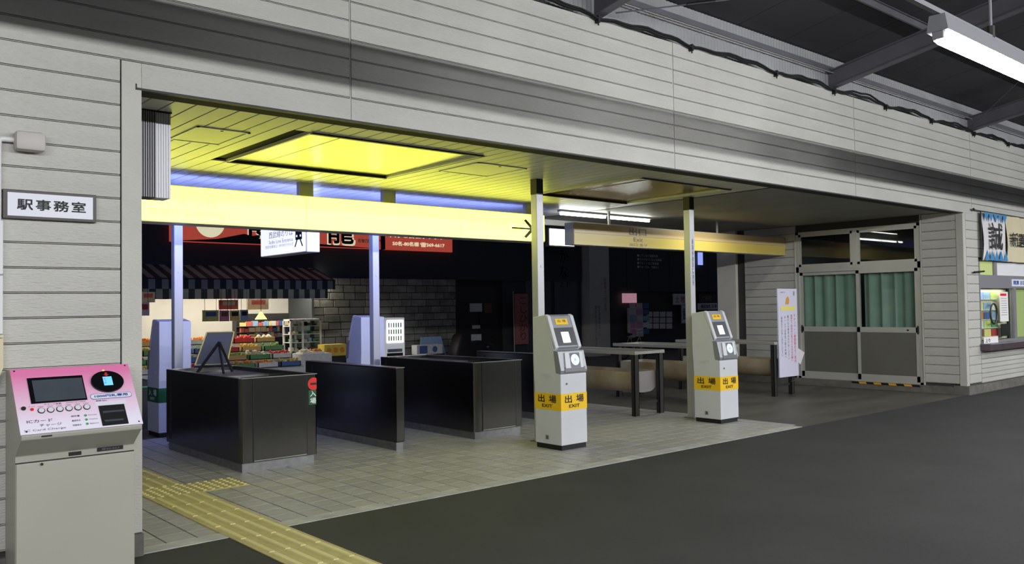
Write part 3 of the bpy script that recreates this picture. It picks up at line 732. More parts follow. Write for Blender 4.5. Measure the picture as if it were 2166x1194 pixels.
barrier(10.443, 11.04, 'steel barrier frame near the office door, with tall notice board on its end')
# tall notice board on the third frame
nb = thing('notice_board', 'tall narrow white notice board with red and black vertical text on barrier end', 'notice', (10.8, 2.05, 0.3))
B(10.53, 11.10, 2.055, 2.075, 0.30, 1.735).build('board', 'boardpurple', nb)
NBY = 2.053
text('お知らせ', 'inkk', nb, (10.60, NBY, 1.665), XA, ZA, 0.14, 0.022); text('駅', 'inkg', nb, (10.98, NBY, 1.62), XA, ZA, 0.05, 0.07)
patch('haz_y', nb, (10.80, NBY, 1.53), XA, ZA, [(-.06, -.05), (.04, -.05), (.06, .03), (.02, .08), (-.03, .05)], name='printed_mark')
patch('inkyel', nb, (10.60, NBY, 1.38), XA, ZA, rect(0, 0.42, 0, 0.07), name='printed_band')
for k, (s, c_) in enumerate((('キャンペーン期間限定のご案内', 'inkred'), ('電車をご利用のお客さまへ大切なお願い', 'inkred'), ('駆け込み乗車はおやめください', 'inkg'), ('ホームでは黄色い線の内側へ', 'inkg'), ('係員までお申し付けください', 'inkg'))):
    text('\n'.join(s), c_, nb, (10.98-0.095*k, NBY, 0.52+0.03*k), XA, ZA, 0.055 if k < 2 else 0.045, 0.80-0.04*k)
for xx_, zz in ((10.50, 0.20), (10.98, 0.215)): MB().tube([(xx_-0.06, 2.095, zz), (xx_+0.05, 2.095, zz)], 0.006, 6).build('tie_wire', 'chrome', nb)
# tilted card leaning beyond the notice board
tag(MB().add([at(1681, 732, 2.3), at(1702, 746, 2.3), at(1693, 772, 2.3), at(1683, 760, 2.3)]+[at(1681, 732, 2.32), at(1702, 746, 2.32), at(1693, 772, 2.32), at(1683, 760, 2.32)],
    [(0, 1, 2, 3), (4, 5, 6, 7), (0, 1, 5, 4), (1, 2, 6, 5), (2, 3, 7, 6), (3, 0, 4, 7)]).build('hanging_card', 'paper'), 'small tilted white card tied behind the tall notice board', 'card')
q = at(1681, 734, 2.31)
tag(MB().tube([(11.10, 2.065, q.z+0.02), tuple(q)], 0.003, 5).build('card_string', 'leg'), 'thin string holding the tilted card to the notice board', 'string')

# ================================================================ CARD READERS
def reader(name, label, kanji, latin, band, ink, num, loc, rotz=0.0, group='card reader posts'):
    t = thing('card_reader', label, 'card reader', (0, 0, 0), group)
    w_ = 0.191; f, b_ = -0.20, 0.20       # local: front faces -Y
    B(-w_+0.012, w_-0.012, f+0.01, b_-0.01, 0, 0.052).build('base', 'black', t)
    body = [(f, 0.052), (f, 0.79), (f+0.055, 0.80), (f+0.10, 1.04), (f+0.205, 1.40), (f+0.23, 1.412), (b_+0.02, 1.385), (b_+0.02, 0.9), (b_, 0.6), (b_, 0.052)]
    MB().prism(body, -w_, w_, 'x').build('body', 'readerw', t, bevel=0.006)
    # lower reader module
    low = [(f-0.004, 0.795), (f-0.012, 0.83), (f+0.035, 1.03), (f+0.105, 1.04), (f+0.07, 0.80)]
    MB().prism(low, -w_-0.004, w_+0.004, 'x').build('reader_module', 'readerg', t, bevel=0.006)
    V1 = Vector((0, 0.047, 0.20)).normalized(); N1 = XA.cross(V1)
    O = Vector((0, f-0.012, 0.83))+N1*0.001
    patch('readerd', t, O, XA, V1, rect(-0.14, 0.165, -0.02, 0.03), name='reader_slot', th=0.004)
    pl = patch('readerw', t, O, XA, V1, [(-0.13, 0.02), (0.13, 0.02), (0.15, 0.185), (-0.11, 0.185)], name='touch_plate', th=0.012)
    patch('readerd', pl, O, XA, V1, [(-0.05, 0.022), (0.09, 0.022), (0.10, 0.18), (-0.045, 0.18)], name='touch_area', th=0.015)
    patch('ring', pl, O, XA, V1, circ(0.022, 0.105, 0.058, 28), name='light_ring', th=0.017)
    patch('ringc', pl, O, XA, V1, circ(0.022, 0.105, 0.018, 16), name='light_ring_core', th=0.019)
    # upper screen module
    V2 = Vector((0, 0.105, 0.36)).normalized()
    up = [(f+0.08, 1.045), (f+0.062, 1.07), (f+0.185, 1.40), (f+0.22, 1.418), (f+0.24, 1.40)]
    for x0, x1 in ((-w_-0.003, -w_+0.045), (w_-0.045, w_+0.003)): MB().prism(up, x0, x1, 'x').build('head_frame', 'readerw', t, bevel=0.008)
    hd = [(f+0.09, 1.045), (f+0.075, 1.07), (f+0.195, 1.395), (f+0.225, 1.41), (f+0.24, 1.40)]
    MB().prism(hd, -w_+0.045, w_-0.045, 'x').build('head_panel', 'readerg', t)
    V2 = Vector((0, 0.12, 0.325)).normalized(); N2 = XA.cross(V2); O2 = Vector((0, f+0.075, 1.07))+N2*0.001
    patch('readerd', t, O2, XA, V2, rect(-0.14, 0.14, 0.015, 0.215), name='screen_bezel', th=0.004)
    patch('screenw', t, O2, XA, V2, rect(-0.055, 0.055, 0.045, 0.165), name='screen', th=0.006)
    lb = patch(band, t, O2, XA, V2, rect(-0.09, 0.09, 0.25, 0.315), name='head_label', th=0.003)
    text(kanji.replace('\u3000', ' '), ink, lb, O2+N2*0.0045+XA*-0.06+V2*0.275, XA, V2, 0.12, 0.03)
    # band round the post
    B(-w_-0.0015, w_+0.0015, f-0.0015, b_+0.0015, 0.412, 0.586).build('band', band, t)
    def face(O, U):
        O = Vector(O); text(kanji[0], ink, t, O+U*0.055+ZA*0.488, U, ZA, 0.098, 0.078, bold=0.003); text(kanji[-1], ink, t, O+U*0.222+ZA*0.488, U, ZA, 0.108, 0.078, bold=0.003); text(latin, ink, t, O+U*0.115+ZA*0.437, U, ZA, 0.155, 0.032, bold=0.002)
    face((-w_, f-0.004, 0), XA); face((-w_-0.004, b_, 0), -YA); face((w_+0.004, f, 0), YA)
    for k in range(3):
        for sx, U in ((-1, None), (1, None)): B(sx*w_-0.004, sx*w_+0.004, -0.05, 0.09, 0.752+0.016*k, 0.758+0.016*k).build('vent', 'readerw', t)
    MB().tube([(-0.11, f-0.008, 0.69), (-0.11, f, 0.69)], 0.011, 12).build('lock', 'chrome', t)
    if num:
        for sx, O, U in ((-1, (-w_-0.002, 0.04, 0.10), -YA),):
            np_ = patch('readerg', t, O, U, ZA, rect(0, 0.05, 0, 0.045), name='number_plate'); text(num, 'inkk', np_, Vector(O)+Vector((-0.003, -0.015, 0.008)), U, ZA, 0.022, 0.028, bold=0.002)
    t.location = loc; t.rotation_euler = (0, 0, rotz)
    return t
reader('card_reader', 'white exit card reader post with yellow band, nearer of the two', '出 場', 'EXIT', 'yellowband', 'inkk', '2', (4.645, 1.05, 0))
reader('card_reader', 'white exit card reader post with yellow band and number 3, farther of the two', '出 場', 'EXIT', 'yellowband', 'inkk', '3', (7.42, 1.05, 0))
reader('card_reader', 'white entry card reader with green band seen from behind, beside the left column', '入 場', 'ENTRY', 'greenband', 'inkw', None, (1.958, 5.17, 0), math.pi)
reader('card_reader', 'white entry card reader with green band seen from behind, beside the vending machine', '入 場', 'ENTRY', 'greenband', 'inkw', None, (4.731, 5.17, 0), math.pi)

# ================================================================ CHARGING MACHINE
cm = thing('charging_machine', 'cream card charging machine with pink sloping panel against the wall', 'ticket machine', (-0.435, -0.15, 0))
x0, x1 = -0.747, -0.122
body = [(-0.001, 0.0), (-0.25, 0.0), (-0.25, 0.70), (-0.25, 0.725), (-0.395, 0.828), (-0.40, 0.85), (-0.12, 1.185), (-0.001, 1.185)]
MB().prism([(y-0.001, z) for y, z in body], x0+0.004, x1-0.004, 'x').build('casing', 'chargew', cm, bevel=0.004)
B(x0+0.008, x1-0.004, -0.262, -0.25, 0.02, 0.683).build('door', 'chargew', cm, bevel=0.003)
B(x0+0.004, x1-0.004, -0.2525, -0.25, 0.684, 0.69).build('door_gap', 'black', cm)
B(x0+0.012, x1-0.006, -0.2515, -0.25, 0.02, 0.683).build('door_gap', 'inkg', cm)
B(-0.478, -0.412, -0.2535, -0.25, 0.697, 0.718).build('label_plate', 'black', cm)
lp = B(-0.329, -0.187, -0.2535, -0.25, 0.703, 0.726).build('label_plate', 'black', cm); text('貸50-063', 'inkg', lp, (-0.305, -0.2545, 0.708), XA, ZA, 0.095, 0.013)
MB().tube([(-0.616, -0.272, 0.672), (-0.616, -0.262, 0.672)], 0.007, 8).build('lock', 'black', cm)
B(-0.647, -0.596, -0.4035, -0.399, 0.838, 0.845).build('slit', 'black', cm)
VS = Vector((0, 0.28, 0.335)).normalized(); NS = XA.cross(VS); PO = Vector((0, -0.12, 1.19))
def pp(x, s, h=0.0): return PO+XA*x-VS*s+NS*h
pt_ = patch('pinkpanel', cm, pp(0, 0, 0.001), XA, VS, rect(x0, x1, -0.437, -0.003), name='panel', th=0.005)
for (sx, ss) in ((x0+0.02, 0.015), (x1-0.02, 0.015), (x0+0.03, 0.42), (x1-0.02, 0.42)): patch('chrome', cm, pp(0, 0, 0.006), XA, VS, circ(sx, -ss, 0.005, 10), name='screw')
patch('blackgloss', cm, pp(0, 0, 0.006), XA, VS, rect(-0.672, -0.388, -0.243, -0.07), name='screen_bezel', th=0.004)
patch('lcd', cm, pp(0, 0, 0.010), XA, VS, rect(-0.650, -0.394, -0.233, -0.088), name='screen', th=0.001)
rd = patch('blackgloss', cm, pp(0, 0, 0.006), XA, VS, circ(-0.262, -0.129, 0.089, 40, 0.074), name='touch_reader', th=0.012)
patch('blueglow', rd, pp(0, 0, 0.0185), XA, VS, rect(-0.285, -0.236, -0.160, -0.098), name='indicator', th=0.001)
patch('redglow', rd, pp(0, 0, 0.0185), XA, VS, [(-0.262, -0.094), (-0.247, -0.082), (-0.256, -0.082), (-0.256, -0.068), (-0.268, -0.068), (-0.268, -0.082), (-0.277, -0.082)], name='down_arrow', th=0.001)
text('タッチ', 'inkblue', rd, pp(-0.268, 0.148, 0.0205), VS, -XA, 0.04, 0.014)
patch('led', cm, pp(0, 0, 0.006), XA, VS, circ(-0.268, -0.045, 0.007, 12), name='led')
pill = [(-0.352+0.016*math.cos(a), -0.226+0.016*math.sin(a)) for a in [math.pi/2+math.pi*k/8 for k in range(9)]]+[(-0.162+0.016*math.cos(a), -0.226+0.016*math.sin(a)) for a in [-math.pi/2+math.pi*k/8 for k in range(9)]]
pc = [(-0.257+(p[0]+0.257)*1.02, -0.226+(p[1]+0.226)*1.18) for p in pill]
patch('inkblue', cm, pp(0, 0, 0.006), XA, VS, pc, name='price_label', th=0.001)
pl_ = patch('signwhite', cm, pp(0, 0, 0.007), XA, VS, pill, name='price_label', th=0.001)
text('1000円札専用', 'inkblue', pl_, pp(-0.347, 0.235, 0.0095), XA, VS, 0.178, 0.018, bold=0.001)
patch('signwhite', cm, pp(0, 0, 0.006), XA, VS, rect(-0.352, -0.186, -0.290, -0.262), name='insert_label', th=0.001)
text('紙幣 BILL', 'inkk', cm, pp(-0.345, 0.262, 0.0085), XA, VS, 0.06, 0.010)
patch('black', cm, pp(0, 0, 0.006), XA, VS, rect(-0.339, -0.200, -0.428, -0.292), name='note_slot', th=0.003)
patch('lcd', cm, pp(0, 0, 0.009), XA, VS, rect(-0.325, -0.21, -0.345, -0.335), name='note_slot_lip', th=0.006)
patch('lcd', cm, pp(0, 0, 0.009), XA, VS, rect(-0.325, -0.225, -0.405, -0.395), name='note_slot_lip', th=0.006)
for xb in (-0.629, -0.583, -0.537, -0.491, -0.445, -0.399):
    bt = patch('leg', cm, pp(0, 0, 0.006), XA, VS, circ(xb, -0.292, 0.0185, 24), name='button', th=0.003)
    patch('butt', bt, pp(0, 0, 0.009), XA, VS, circ(xb, -0.292, 0.0145, 24), name='button_face', th=0.003)
    text('1000', 'inkg', bt, pp(xb-0.014, 0.269, 0.0085), XA, VS, 0.028, 0.005)
text('チャージ金額', 'inkk', cm, pp(-0.61, 0.258, 0.0085), XA, VS, 0.085, 0.009)
text('AMOUNT OF CHARGE', 'inkg', cm, pp(-0.50, 0.256, 0.0085), XA, VS, 0.10, 0.006)
patch('redsign', cm, pp(0, 0, 0.006), XA, VS, circ(-0.673, -0.280, 0.009, 14), name='cancel_button', th=0.004)
patch('leg', cm, pp(0, 0, 0.006), XA, VS, circ(-0.713, -0.270, 0.012, 14), name='key_lock', th=0.006)
text('取消 CANCEL', 'inkg', cm, pp(-0.69, 0.264, 0.0085), XA, VS, 0.034, 0.005)
text('ICカード', 'inkk', cm, pp(-0.708, 0.368, 0.0085), XA, VS, 0.125, 0.020)
text('チャージ', 'inkk', cm, pp(-0.650, 0.397, 0.0085), XA, VS, 0.108, 0.018)
text('IC Card Charge', 'inkg', cm, pp(-0.725, 0.424, 0.0085), XA, VS, 0.20, 0.015)
for k, (s_, e_) in enumerate((('領収書', 'Receipt'), ('履歴表示', 'Display'), ('残額表示', 'Balance'))):
    text(s_, 'inkk', cm, pp(-0.49, 0.352+0.03*k, 0.0085), XA, VS, 0.045, 0.011); text(e_, 'inkg', cm, pp(-0.40, 0.352+0.028*k, 0.0085), XA, VS, 0.045, 0.008)
    patch('greendot', cm, pp(0, 0, 0.006), XA, VS, circ(-0.415, -(0.348+0.028*k), 0.007, 12), name='green_button', th=0.003)

# ================================================================ THINGS ON THE LEFT WALL
os_ = thing('office_sign', 'brown-framed white sign with black characters on the left wall', 'sign', (-0.52, -0.02, 2.13))
B(-0.765, -0.272, -0.030, -0.001, 2.045, 2.212).build('frame', 'signbrown', os_, bevel=0.003)
B(-0.742, -0.292, -0.0315, -0.03, 2.062, 2.195).build('face', 'signwhite', os_)
text('駅事務室', 'inkk', os_, (-0.695, -0.033, 2.098), XA, ZA, 0.36, 0.062, spacing=1.25, bold=0.003)
jb = thing('junction_box', 'rounded beige junction box on the left wall above the office sign', 'junction box', (-0.635, -0.05, 2.49))
B(-0.712, -0.556, -0.09, -0.001, 2.435, 2.545).build('box', 'junction', jb, bevel=0.02, smooth=True)
pts = [(-0.71, -0.03, 2.495), (-0.76, -0.03, 2.495)]+[(-0.765-0.022*math.sin(a), -0.03, 2.473+0.022*math.cos(a)) for a in (0.3, 0.8, 1.3)]+[(-0.788, -0.03, 2.40), (-0.788, -0.03, 2.02)]
tag(MB().tube(pts, 0.0155, 10).build('conduit_pipe', 'pipew', smooth=True), 'white conduit pipe bending down from the junction box at the left frame edge', 'pipe')
wb = thing('wall_panel', 'white and cream wall cabinet panel cut by the left frame edge', 'panel', (-1.1, -0.03, 1.6))
B(-1.45, -0.766, -0.05, -0.001, 1.39, 2.03).build('upper_panel', 'boardw', wb, bevel=0.004)
B(-1.45, -0.764, -0.055, -0.001, 1.37, 1.385).build('ledge', 'boardc', wb); B(-1.45, -0.763, -0.055, -0.001, 1.72, 1.728).build('ledge', 'alug', wb)
MB().prism([(-1.45, 1.12), (-0.80, 1.10), (-0.764, 1.20), (-0.764, 1.365), (-1.45, 1.365)], -0.05, -0.001, 'y').build('lower_panel', 'boardc', wb)

# ================================================================ OFFICE DOOR IN THE RIGHT WALL
dr = struct(B(12.60, 12.66, 0.68, 0.73, 0.12, 2.80).build('door_1', 'alu'))
def bar(y0, y1, z0, z1, xx0=12.60, xx1=12.66, mm='alu', name='frame_bar', par=None): return B(xx0, xx1, y0, y1, z0, z1).build(name, mm, par or dr)
bar(2.89, 2.945, 0.12, 2.80); bar(0.68, 2.945, 2.755, 2.80); bar(0.68, 2.945, 2.055, 2.16); bar(0.68, 2.945, 0.12, 0.155)
bar(1.765, 1.85, 2.16, 2.755)
for y0, y1 in ((0.73, 1.765), (1.85, 2.89)):
    m_ = MB(); w_ = 0.045; X0, X1 = 12.606, 12.64
    for q in ((y0, y1, 2.16, 2.16+w_), (y0, y1, 2.755-w_, 2.755), (y0, y0+w_, 2.16, 2.755), (y1-w_, y1, 2.16, 2.755)): m_.box(X0, X1, *q)
    m_.build('transom_sash', 'alu', dr); B(12.62, 12.624, y0+w_, y1-w_, 2.16+w_, 2.755-w_).build('pane', 'glass', dr)
for n_, (y0, y1, X0) in enumerate(((0.73, 1.80, 12.604), (1.74, 2.89, 12.632))):
    m_ = MB(); w_ = 0.055; X1 = X0+0.026
    for q in ((y0, y0+w_, 0.155, 2.055), (y1-w_, y1, 0.155, 2.055), (y0, y1, 0.155, 0.25), (y0, y1, 2.0, 2.055), (y0, y1, 0.975, 1.065)): m_.box(X0, X1, *q)
    dl = m_.build('door_leaf', 'alu', dr)
    B(X0+0.008, X1-0.008, y0+w_, y1-w_, 0.25, 0.975).build('lower_panel', 'doorpanel', dl)
    B(X0+0.011, X0+0.015, y0+w_, y1-w_, 1.065, 2.0).build('pane', 'glass', dl)
    B(X0-0.003, X0+0.001, (y0 if n_ == 0 else y1-0.04)+0.006, (y0 if n_ == 0 else y1-0.04)+0.034, 0.95, 1.09).build('handle', 'leg', dl)
B(12.6, 12.604, 0.90, 0.935, 1.005, 1.03).build('finger_pull', 'black', dr)
struct(B(12.66, 15.0, 0.25, 3.4, 0.1, 0.12).build('floor', 'dim'))
m_ = MB(); m_.box(14.9, 15, 0.25, 3.4, 0.1, 2.9); m_.box(12.7, 15, 0.2, 0.25, 0.1, 2.9); m_.box(12.7, 15, 3.4, 3.45, 0.1, 2.9); m_.box(12.66, 15, 0.2, 3.45, 2.9, 2.95)
struct(m_.build('wall_office', 'dim'))
def curtain(label, y0, y1):
    n = 60; pts = []
    for k in range(n+1):
        u = k/n; y = y0+(y1-y0)*u; pts.append((12.73+0.035*math.sin(u*30*(y1-y0))+0.012*math.sin(u*47), y))
    m_ = MB(); m_.add([(p[0], p[1], 1.0) for p in pts]+[(p[0]*1.0, p[1], 2.03) for p in pts], [(i, i+1, i+2+n, i+1+n) for i in range(n)])
    tag(m_.build('curtain', 'curtain', smooth=True), label, 'curtain')
curtain('pale green curtain behind the right-hand office door glass', 0.80, 1.72)
curtain('pale green curtain behind the left-hand office door glass', 1.84, 2.86)

# ================================================================ TICKET WINDOW ON THE FACADE, FAR RIGHT
tw = struct(B(13.2, 16.9, 0.0, 0.06, 1.70, 1.92).build('window_1', 'alug'))
for x0, x1 in ((13.2, 13.245), (14.70, 14.82), (16.8, 16.9)): B(x0, x1, 0.0, 0.06, 0.78, 1.70).build('window_frame', 'alug', tw)
B(13.2, 16.9, -0.01, 0.06, 0.78, 0.83).build('window_frame', 'alug', tw)
B(13.245, 14.70, 0.03, 0.036, 0.83, 1.70).build('pane', 'glass', tw); B(14.82, 16.8, 0.03, 0.036, 0.83, 1.70).build('pane', 'glass', tw)
B(14.82, 16.8, 0.10, 0.11, 0.83, 1.70).build('blind', 'blind', tw)
for x0, x1, mm in ((13.245, 13.86, 'blind'), (13.98, 16.8, 'boardw')): B(x0, x1, 0.03, 0.04, 1.92, 2.15).build('upper_pane', mm, tw)
for x0, x1 in ((13.2, 13.245), (13.86, 13.98), (16.8, 16.9)): B(x0, x1, 0.0, 0.06, 1.92, 2.16).build('window_frame', 'alug', tw)
B(13.2, 16.9, 0.0, 0.06, 2.15, 2.17).build('window_frame', 'alug', tw)
hl = B(14.62, 15.6, -0.008, 0.0, 1.735, 1.86).build('header_label', 'signwhite', tw); text('精算 お忘れ物', 'inkblue', hl, (14.68, -0.0095, 1.76), XA, ZA, 0.86, 0.075, bold=0.004)
struct(B(13.2, 16.9, 0.9, 1.0, 0.2, 2.3).build('wall_office', 'dim'))
tc_ = thing('window_counter', 'dark glossy counter shelf below the ticket window at far right', 'counter', (15, -0.08, 0.72))
B(13.16, 16.9, -0.16, 0.0, 0.68, 0.785).build('shelf', 'counter', tc_, bevel=0.006); B(13.16, 16.9, -0.17, 0.0, 0.775, 0.79).build('top_edge', 'alug', tc_)
lr = thing('reflection_rack', 'made-up rack of coloured blocks imitating a reflection in the left ticket window pane', 'rack', (13.8, 0.12, 0.85))  # made-up rack; its colours imitate a vending machine reflected in the glass
B(13.25, 14.72, 0.13, 0.15, 0.832, 1.69).build('back_board', 'fruit_cream', lr)
for k, (z, cols) in enumerate(((1.52, ('bluesign', 'poster_blue', 'poster_green')), (1.34, ('poster_yellow', 'poster_blue', 'crate_white')), (1.18, ('fruit_orange', 'crate_blue', 'poster_blue')), (1.04, ('crate_white', 'poster_green', 'crate_green')), (0.89, ('goods_brown', 'poster_yellow', 'crate_red')))):
    B(13.3, 14.25, 0.085, 0.13, z-0.015, z-0.002).build('shelf', 'crate_white', lr)
    for q, c_ in enumerate(cols): B(13.32+0.31*q, 13.32+0.31*q+0.28, 0.10, 0.11, z, z+0.12).build('reflection_block', c_, lr)
nt_ = thing('window_notice', 'white notice sheet with red heading inside the ticket window', 'notice', (14.3, 0.02, 1.3))
B(14.12, 14.50, 0.022, 0.028, 1.13, 1.64).build('sheet', 'paper', nt_); B(14.15, 14.42, 0.020, 0.022, 1.57, 1.61).build('heading', 'redsign', nt_)
for k in range(8): B(14.17, 14.44, 0.0205, 0.022, 1.52-0.04*k, 1.527-0.04*k).build('text_line', 'inkg', nt_)
dp = thing('speaking_plate', 'black slotted speaking plate below the notice in the ticket window', 'plate', (14.3, 0.02, 0.98))
B(14.14, 14.50, 0.018, 0.028, 0.88, 1.09).build('plate', 'black', dp)
for k in range(4): B(14.17+0.08*k, 14.22+0.08*k, 0.015, 0.018, 0.92, 1.05).build('slot', 'leg', dp)
m_ = MB(); cyc = [(13.83+0.14*math.cos(2*math.pi*k/28), 0.02, 1.27+0.17*math.sin(2*math.pi*k/28)) for k in range(29)]; m_.tube(cyc, 0.016, 6, caps=False)
tag(m_.build('speaking_ring', 'leg', smooth=True), 'round grey speaking hole ring on the ticket window glass', 'ring')
wc = thing('window_card', 'small white card standing on the ticket window counter', 'card', (13.5, -0.02, 0.8))
B(13.24, 13.85, -0.03, -0.024, 0.79, 0.89).build('card', 'paper', wc); text('上り', 'inkk', wc, (13.30, -0.0315, 0.805), XA, ZA, 0.2, 0.06, bold=0.003)
# banner
bn = thing('banner', 'white and cream cloth banner with blue zigzag edges above the ticket window', 'banner', (14.8, -0.06, 2.55))
def cloth(x0, x1, z0, z1, m, name, y=-0.06, parent=bn):
    n, k_ = 36, 6; m_ = MB(); vs = []
    for j in range(k_+1):
        for i in range(n+1):
            u, v = i/n, j/k_; vs.append((x0+(x1-x0)*u, y-0.018*math.sin(u*(x1-x0)*9+v*3.2)-0.01*math.sin(u*(x1-x0)*17+v*5), z0+(z1-z0)*v))
    m_.add(vs, [(j*(n+1)+i, j*(n+1)+i+1, (j+1)*(n+1)+i+1, (j+1)*(n+1)+i) for j in range(k_) for i in range(n)])
    return m_.build(name, m, parent, smooth=True)
cloth(13.215, 14.25, 2.155, 2.945, 'clothw', 'cloth'); cloth(14.25, 17.2, 2.155, 2.945, 'clothc', 'cloth')
for k in range(5):
    xa = 13.23+0.2*k
    patch('clothb', bn, (xa, -0.092, 2.945), XA, ZA, [(0.0, -0.004), (0.1, -0.15), (0.2, -0.004)], name='zigzag')
    patch('clothb', bn, (xa, -0.092, 2.16), XA, ZA, [(0.0, 0.0), (0.2, 0.0), (0.1, 0.17)], name='zigzag')
text('誠', 'inkk', bn, (13.48, -0.095, 2.34), XA, ZA, 0.52, 0.44, bold=0.012); text('新選組のふるさと', 'inkk', bn, (14.42, -0.095, 2.42), XA, ZA, 2.5, 0.24, bold=0.008)
MB().tube([(12.98, -0.05, 2.965), (17.2, -0.05, 2.955)], 0.008, 6).build('cord', 'leg', bn)
MB().tube([(13.205, -0.05, 2.14), (13.215, -0.05, 2.96)], 0.012, 8).build('pole', 'black', bn)
tag(MB().tube([(12.90, -0.04, 1.955), (13.28, -0.05, 1.975)], 0.014, 8).build('hook_rod', 'black'), 'short black hook rod on wall under the banner corner', 'hook')
tag(MB().tube([(12.92, -0.05, 2.975), (12.99, -0.03, 2.965)], 0.02, 8).build('wall_hook', 'leg'), 'small wall hook holding the upper banner cord', 'hook')

# ================================================================ ACROSS THE FORECOURT
GZ = -0.5
bg = thing('shop_building', 'dark building behind the forecourt with striped-awning fruit shop', 'building', (12, 19, GZ))
B(-2, 9.6, 19.6, 20, GZ, 8).build('wall', 'darkwall', bg); B(9.6, 22.6, 18.25, 18.6, 2.48, 8).build('wall', 'darkwall', bg)
B(-2, 10.7, 18.3, 19.6, 2.75, 8).build('wall', 'darkwall', bg); B(10.66, 10.74, 18.0, 19.6, GZ, 2.75).build('wall', 'darkwall', bg)
sw = B(10.74, 16.2, 18.12, 18.4, GZ, 2.48).build('stone_wall', 'mortar', bg)
rows = [GZ+0.23*k for k in range(13)]
for r_, z in enumerate(rows):
    x = 10.74-(0.2 if r_ % 2 else 0)
    while x < 16.2:
        w_ = random.uniform(0.34, 0.60); a, b_ = max(x, 10.74), min(x+w_, 16.2)
        if b_-a > 0.06: B(a+0.012, b_-0.012, 18.09-random.uniform(0, .02), 18.13, z+0.012, min(z+0.22, 2.475)).build('stone', 'stone', sw, bevel=0.01)
        x += w_
B(16.2, 18.5, 18.5, 18.6, GZ, 2.48).build('entrance_recess', 'dim', bg)
B(16.25, 17.4, 18.35, 18.42, GZ, 1.7).build('entrance_door', 'leg', bg); B(17.45, 18.5, 18.35, 18.42, GZ, 1.7).build('entrance_door', 'leg', bg)
for q, (xa, za, wd_, hd_, mm) in enumerate(((17.0, 1.35, .55, .3, 'paper'), (17.65, 1.3, .35, .35, 'goods_brown'), (17.1, 0.75, .35, .12, 'paper'), (17.05, 0.25, .45, .3, 'crate_white'))):
    B(xa, xa+wd_, 18.32, 18.35, za, za+hd_).build('door_notice', mm, bg)
# red restaurant banner board
rbn = thing('shop_signboard', 'red restaurant signboard with black brush characters above the fruit shop', 'sign', (10, 18.1, 3.9))
B(6.5, 13.2, 18.12, 18.24, 3.43, 4.5).build('board', 'bannerred', rbn); B(13.36, 16.1, 18.12, 18.24, 3.43, 4.5).build('board', 'bannerred', rbn); B(13.2, 13.36, 18.1, 18.24, 3.43, 4.5).build('board_joint', 'black', rbn)
patch('inkcream', rbn, (7.6, 18.118, 3.95), XA, ZA, circ(0, 0.05, 0.42, 28), name='moon')
for (s_, xa) in (('食', 8.55), ('龍', 11.25)):
    text(s_, 'inkcream', rbn, (xa-0.05, 18.117, 3.50), XA, ZA, 1.02, 0.98, bold=0.05); text(s_, 'inkk', rbn, (xa, 18.112, 3.55), XA, ZA, 0.92, 0.88, bold=0.03)
text('人気方式で', 'inkyel', rbn, (12.35, 18.115, 3.86), XA, ZA, 0.82, 0.14, bold=0.01); text('名物刀削麺専門', 'inkyel', rbn, (12.35, 18.115, 3.62), XA, ZA, 0.86, 0.12, bold=0.01)
text('大小ご宴会承ります', 'inkcream', rbn, (13.55, 18.115, 3.84), XA, ZA, 2.2, 0.2, bold=0.012); text('50名-80名様 ☎369-6617', 'inkcream', rbn, (13.65, 18.115, 3.56), XA, ZA, 2.1, 0.15, bold=0.012)
patch('leg', rbn, (6.6, 18.116, 3.43), XA, ZA, [(0, 0.02), (1.2, 0.12), (2.0, 0.3), (2.6, 0.14), (3.2, 0.25), (4.3, 0.1), (6.5, 0.02)], name='mountain_print')
# awning
aw = thing('awning', 'blue-grey and white striped shop awning with hanging valance', 'awning', (7.5, 17.3, 2.3))
m_ = MB(); m_.add([(4.6, 18.3, 2.78), (10.9, 18.3, 2.78), (10.9, 17.0, 2.36), (4.6, 17.0, 2.36), (4.6, 18.3, 2.80), (10.9, 18.3, 2.80), (10.9, 17.0, 2.38), (4.6, 17.0, 2.38)], [(0, 1, 2, 3), (4, 5, 6, 7), (0, 1, 5, 4), (1, 2, 6, 5), (2, 3, 7, 6), (0, 3, 7, 4)])
m_.build('canopy', 'awning', aw); B(4.6, 10.9, 16.99, 17.0, 2.10, 2.37).build('valance', 'awning', aw); B(4.6, 10.9, 17.45, 17.46, 1.84, 2.14).build('inner_valance', 'awning', aw)
MB().tube([(4.6, 17.0, 2.37), (10.9, 17.0, 2.37)], 0.02, 6).build('front_bar', 'leg', aw)
# posters and cards under the awning
def card(name, label, cat, px0, px1, py0, py1, Y, m, group=None, extra=None):
    a, b_ = at(px0, py0, Y), at(px1, py1, Y); t = thing(name, label, cat, (a+b_)/2, group)
    B(a.x, b_.x, Y, Y+0.02, b_.z, a.z).build('sheet', m, t)
    for fx in (0.15, 0.85): xx_ = a.x+(b_.x-a.x)*fx; MB().tube([(xx_, Y+0.01, a.z), (xx_, Y+0.01, 2.36+(Y-17)*0.323)], 0.006, 5).build('cord', 'leg', t)
    if extra: B(a.x+(b_.x-a.x)*0.2, a.x+(b_.x-a.x)*0.85, Y-0.006, Y, b_.z+(a.z-b_.z)*0.45, b_.z+(a.z-b_.z)*0.85).build('picture', extra, t)
card('poster', 'red fruit poster hanging highest under the awning', 'poster', 463, 503, 635, 655, 17.3, 'poster_red', None, 'fruit_cream')
card('price_card', 'pale green price card, leftmost in the row under the awning', 'card', 428, 463, 657, 680, 17.2, 'poster_green', 'price cards in a row', 'crate_blue')
card('price_card', 'pink price card in the row under the awning', 'card', 464, 485, 657, 680, 17.2, 'poster_pink', 'price cards in a row', 'goods_brown')
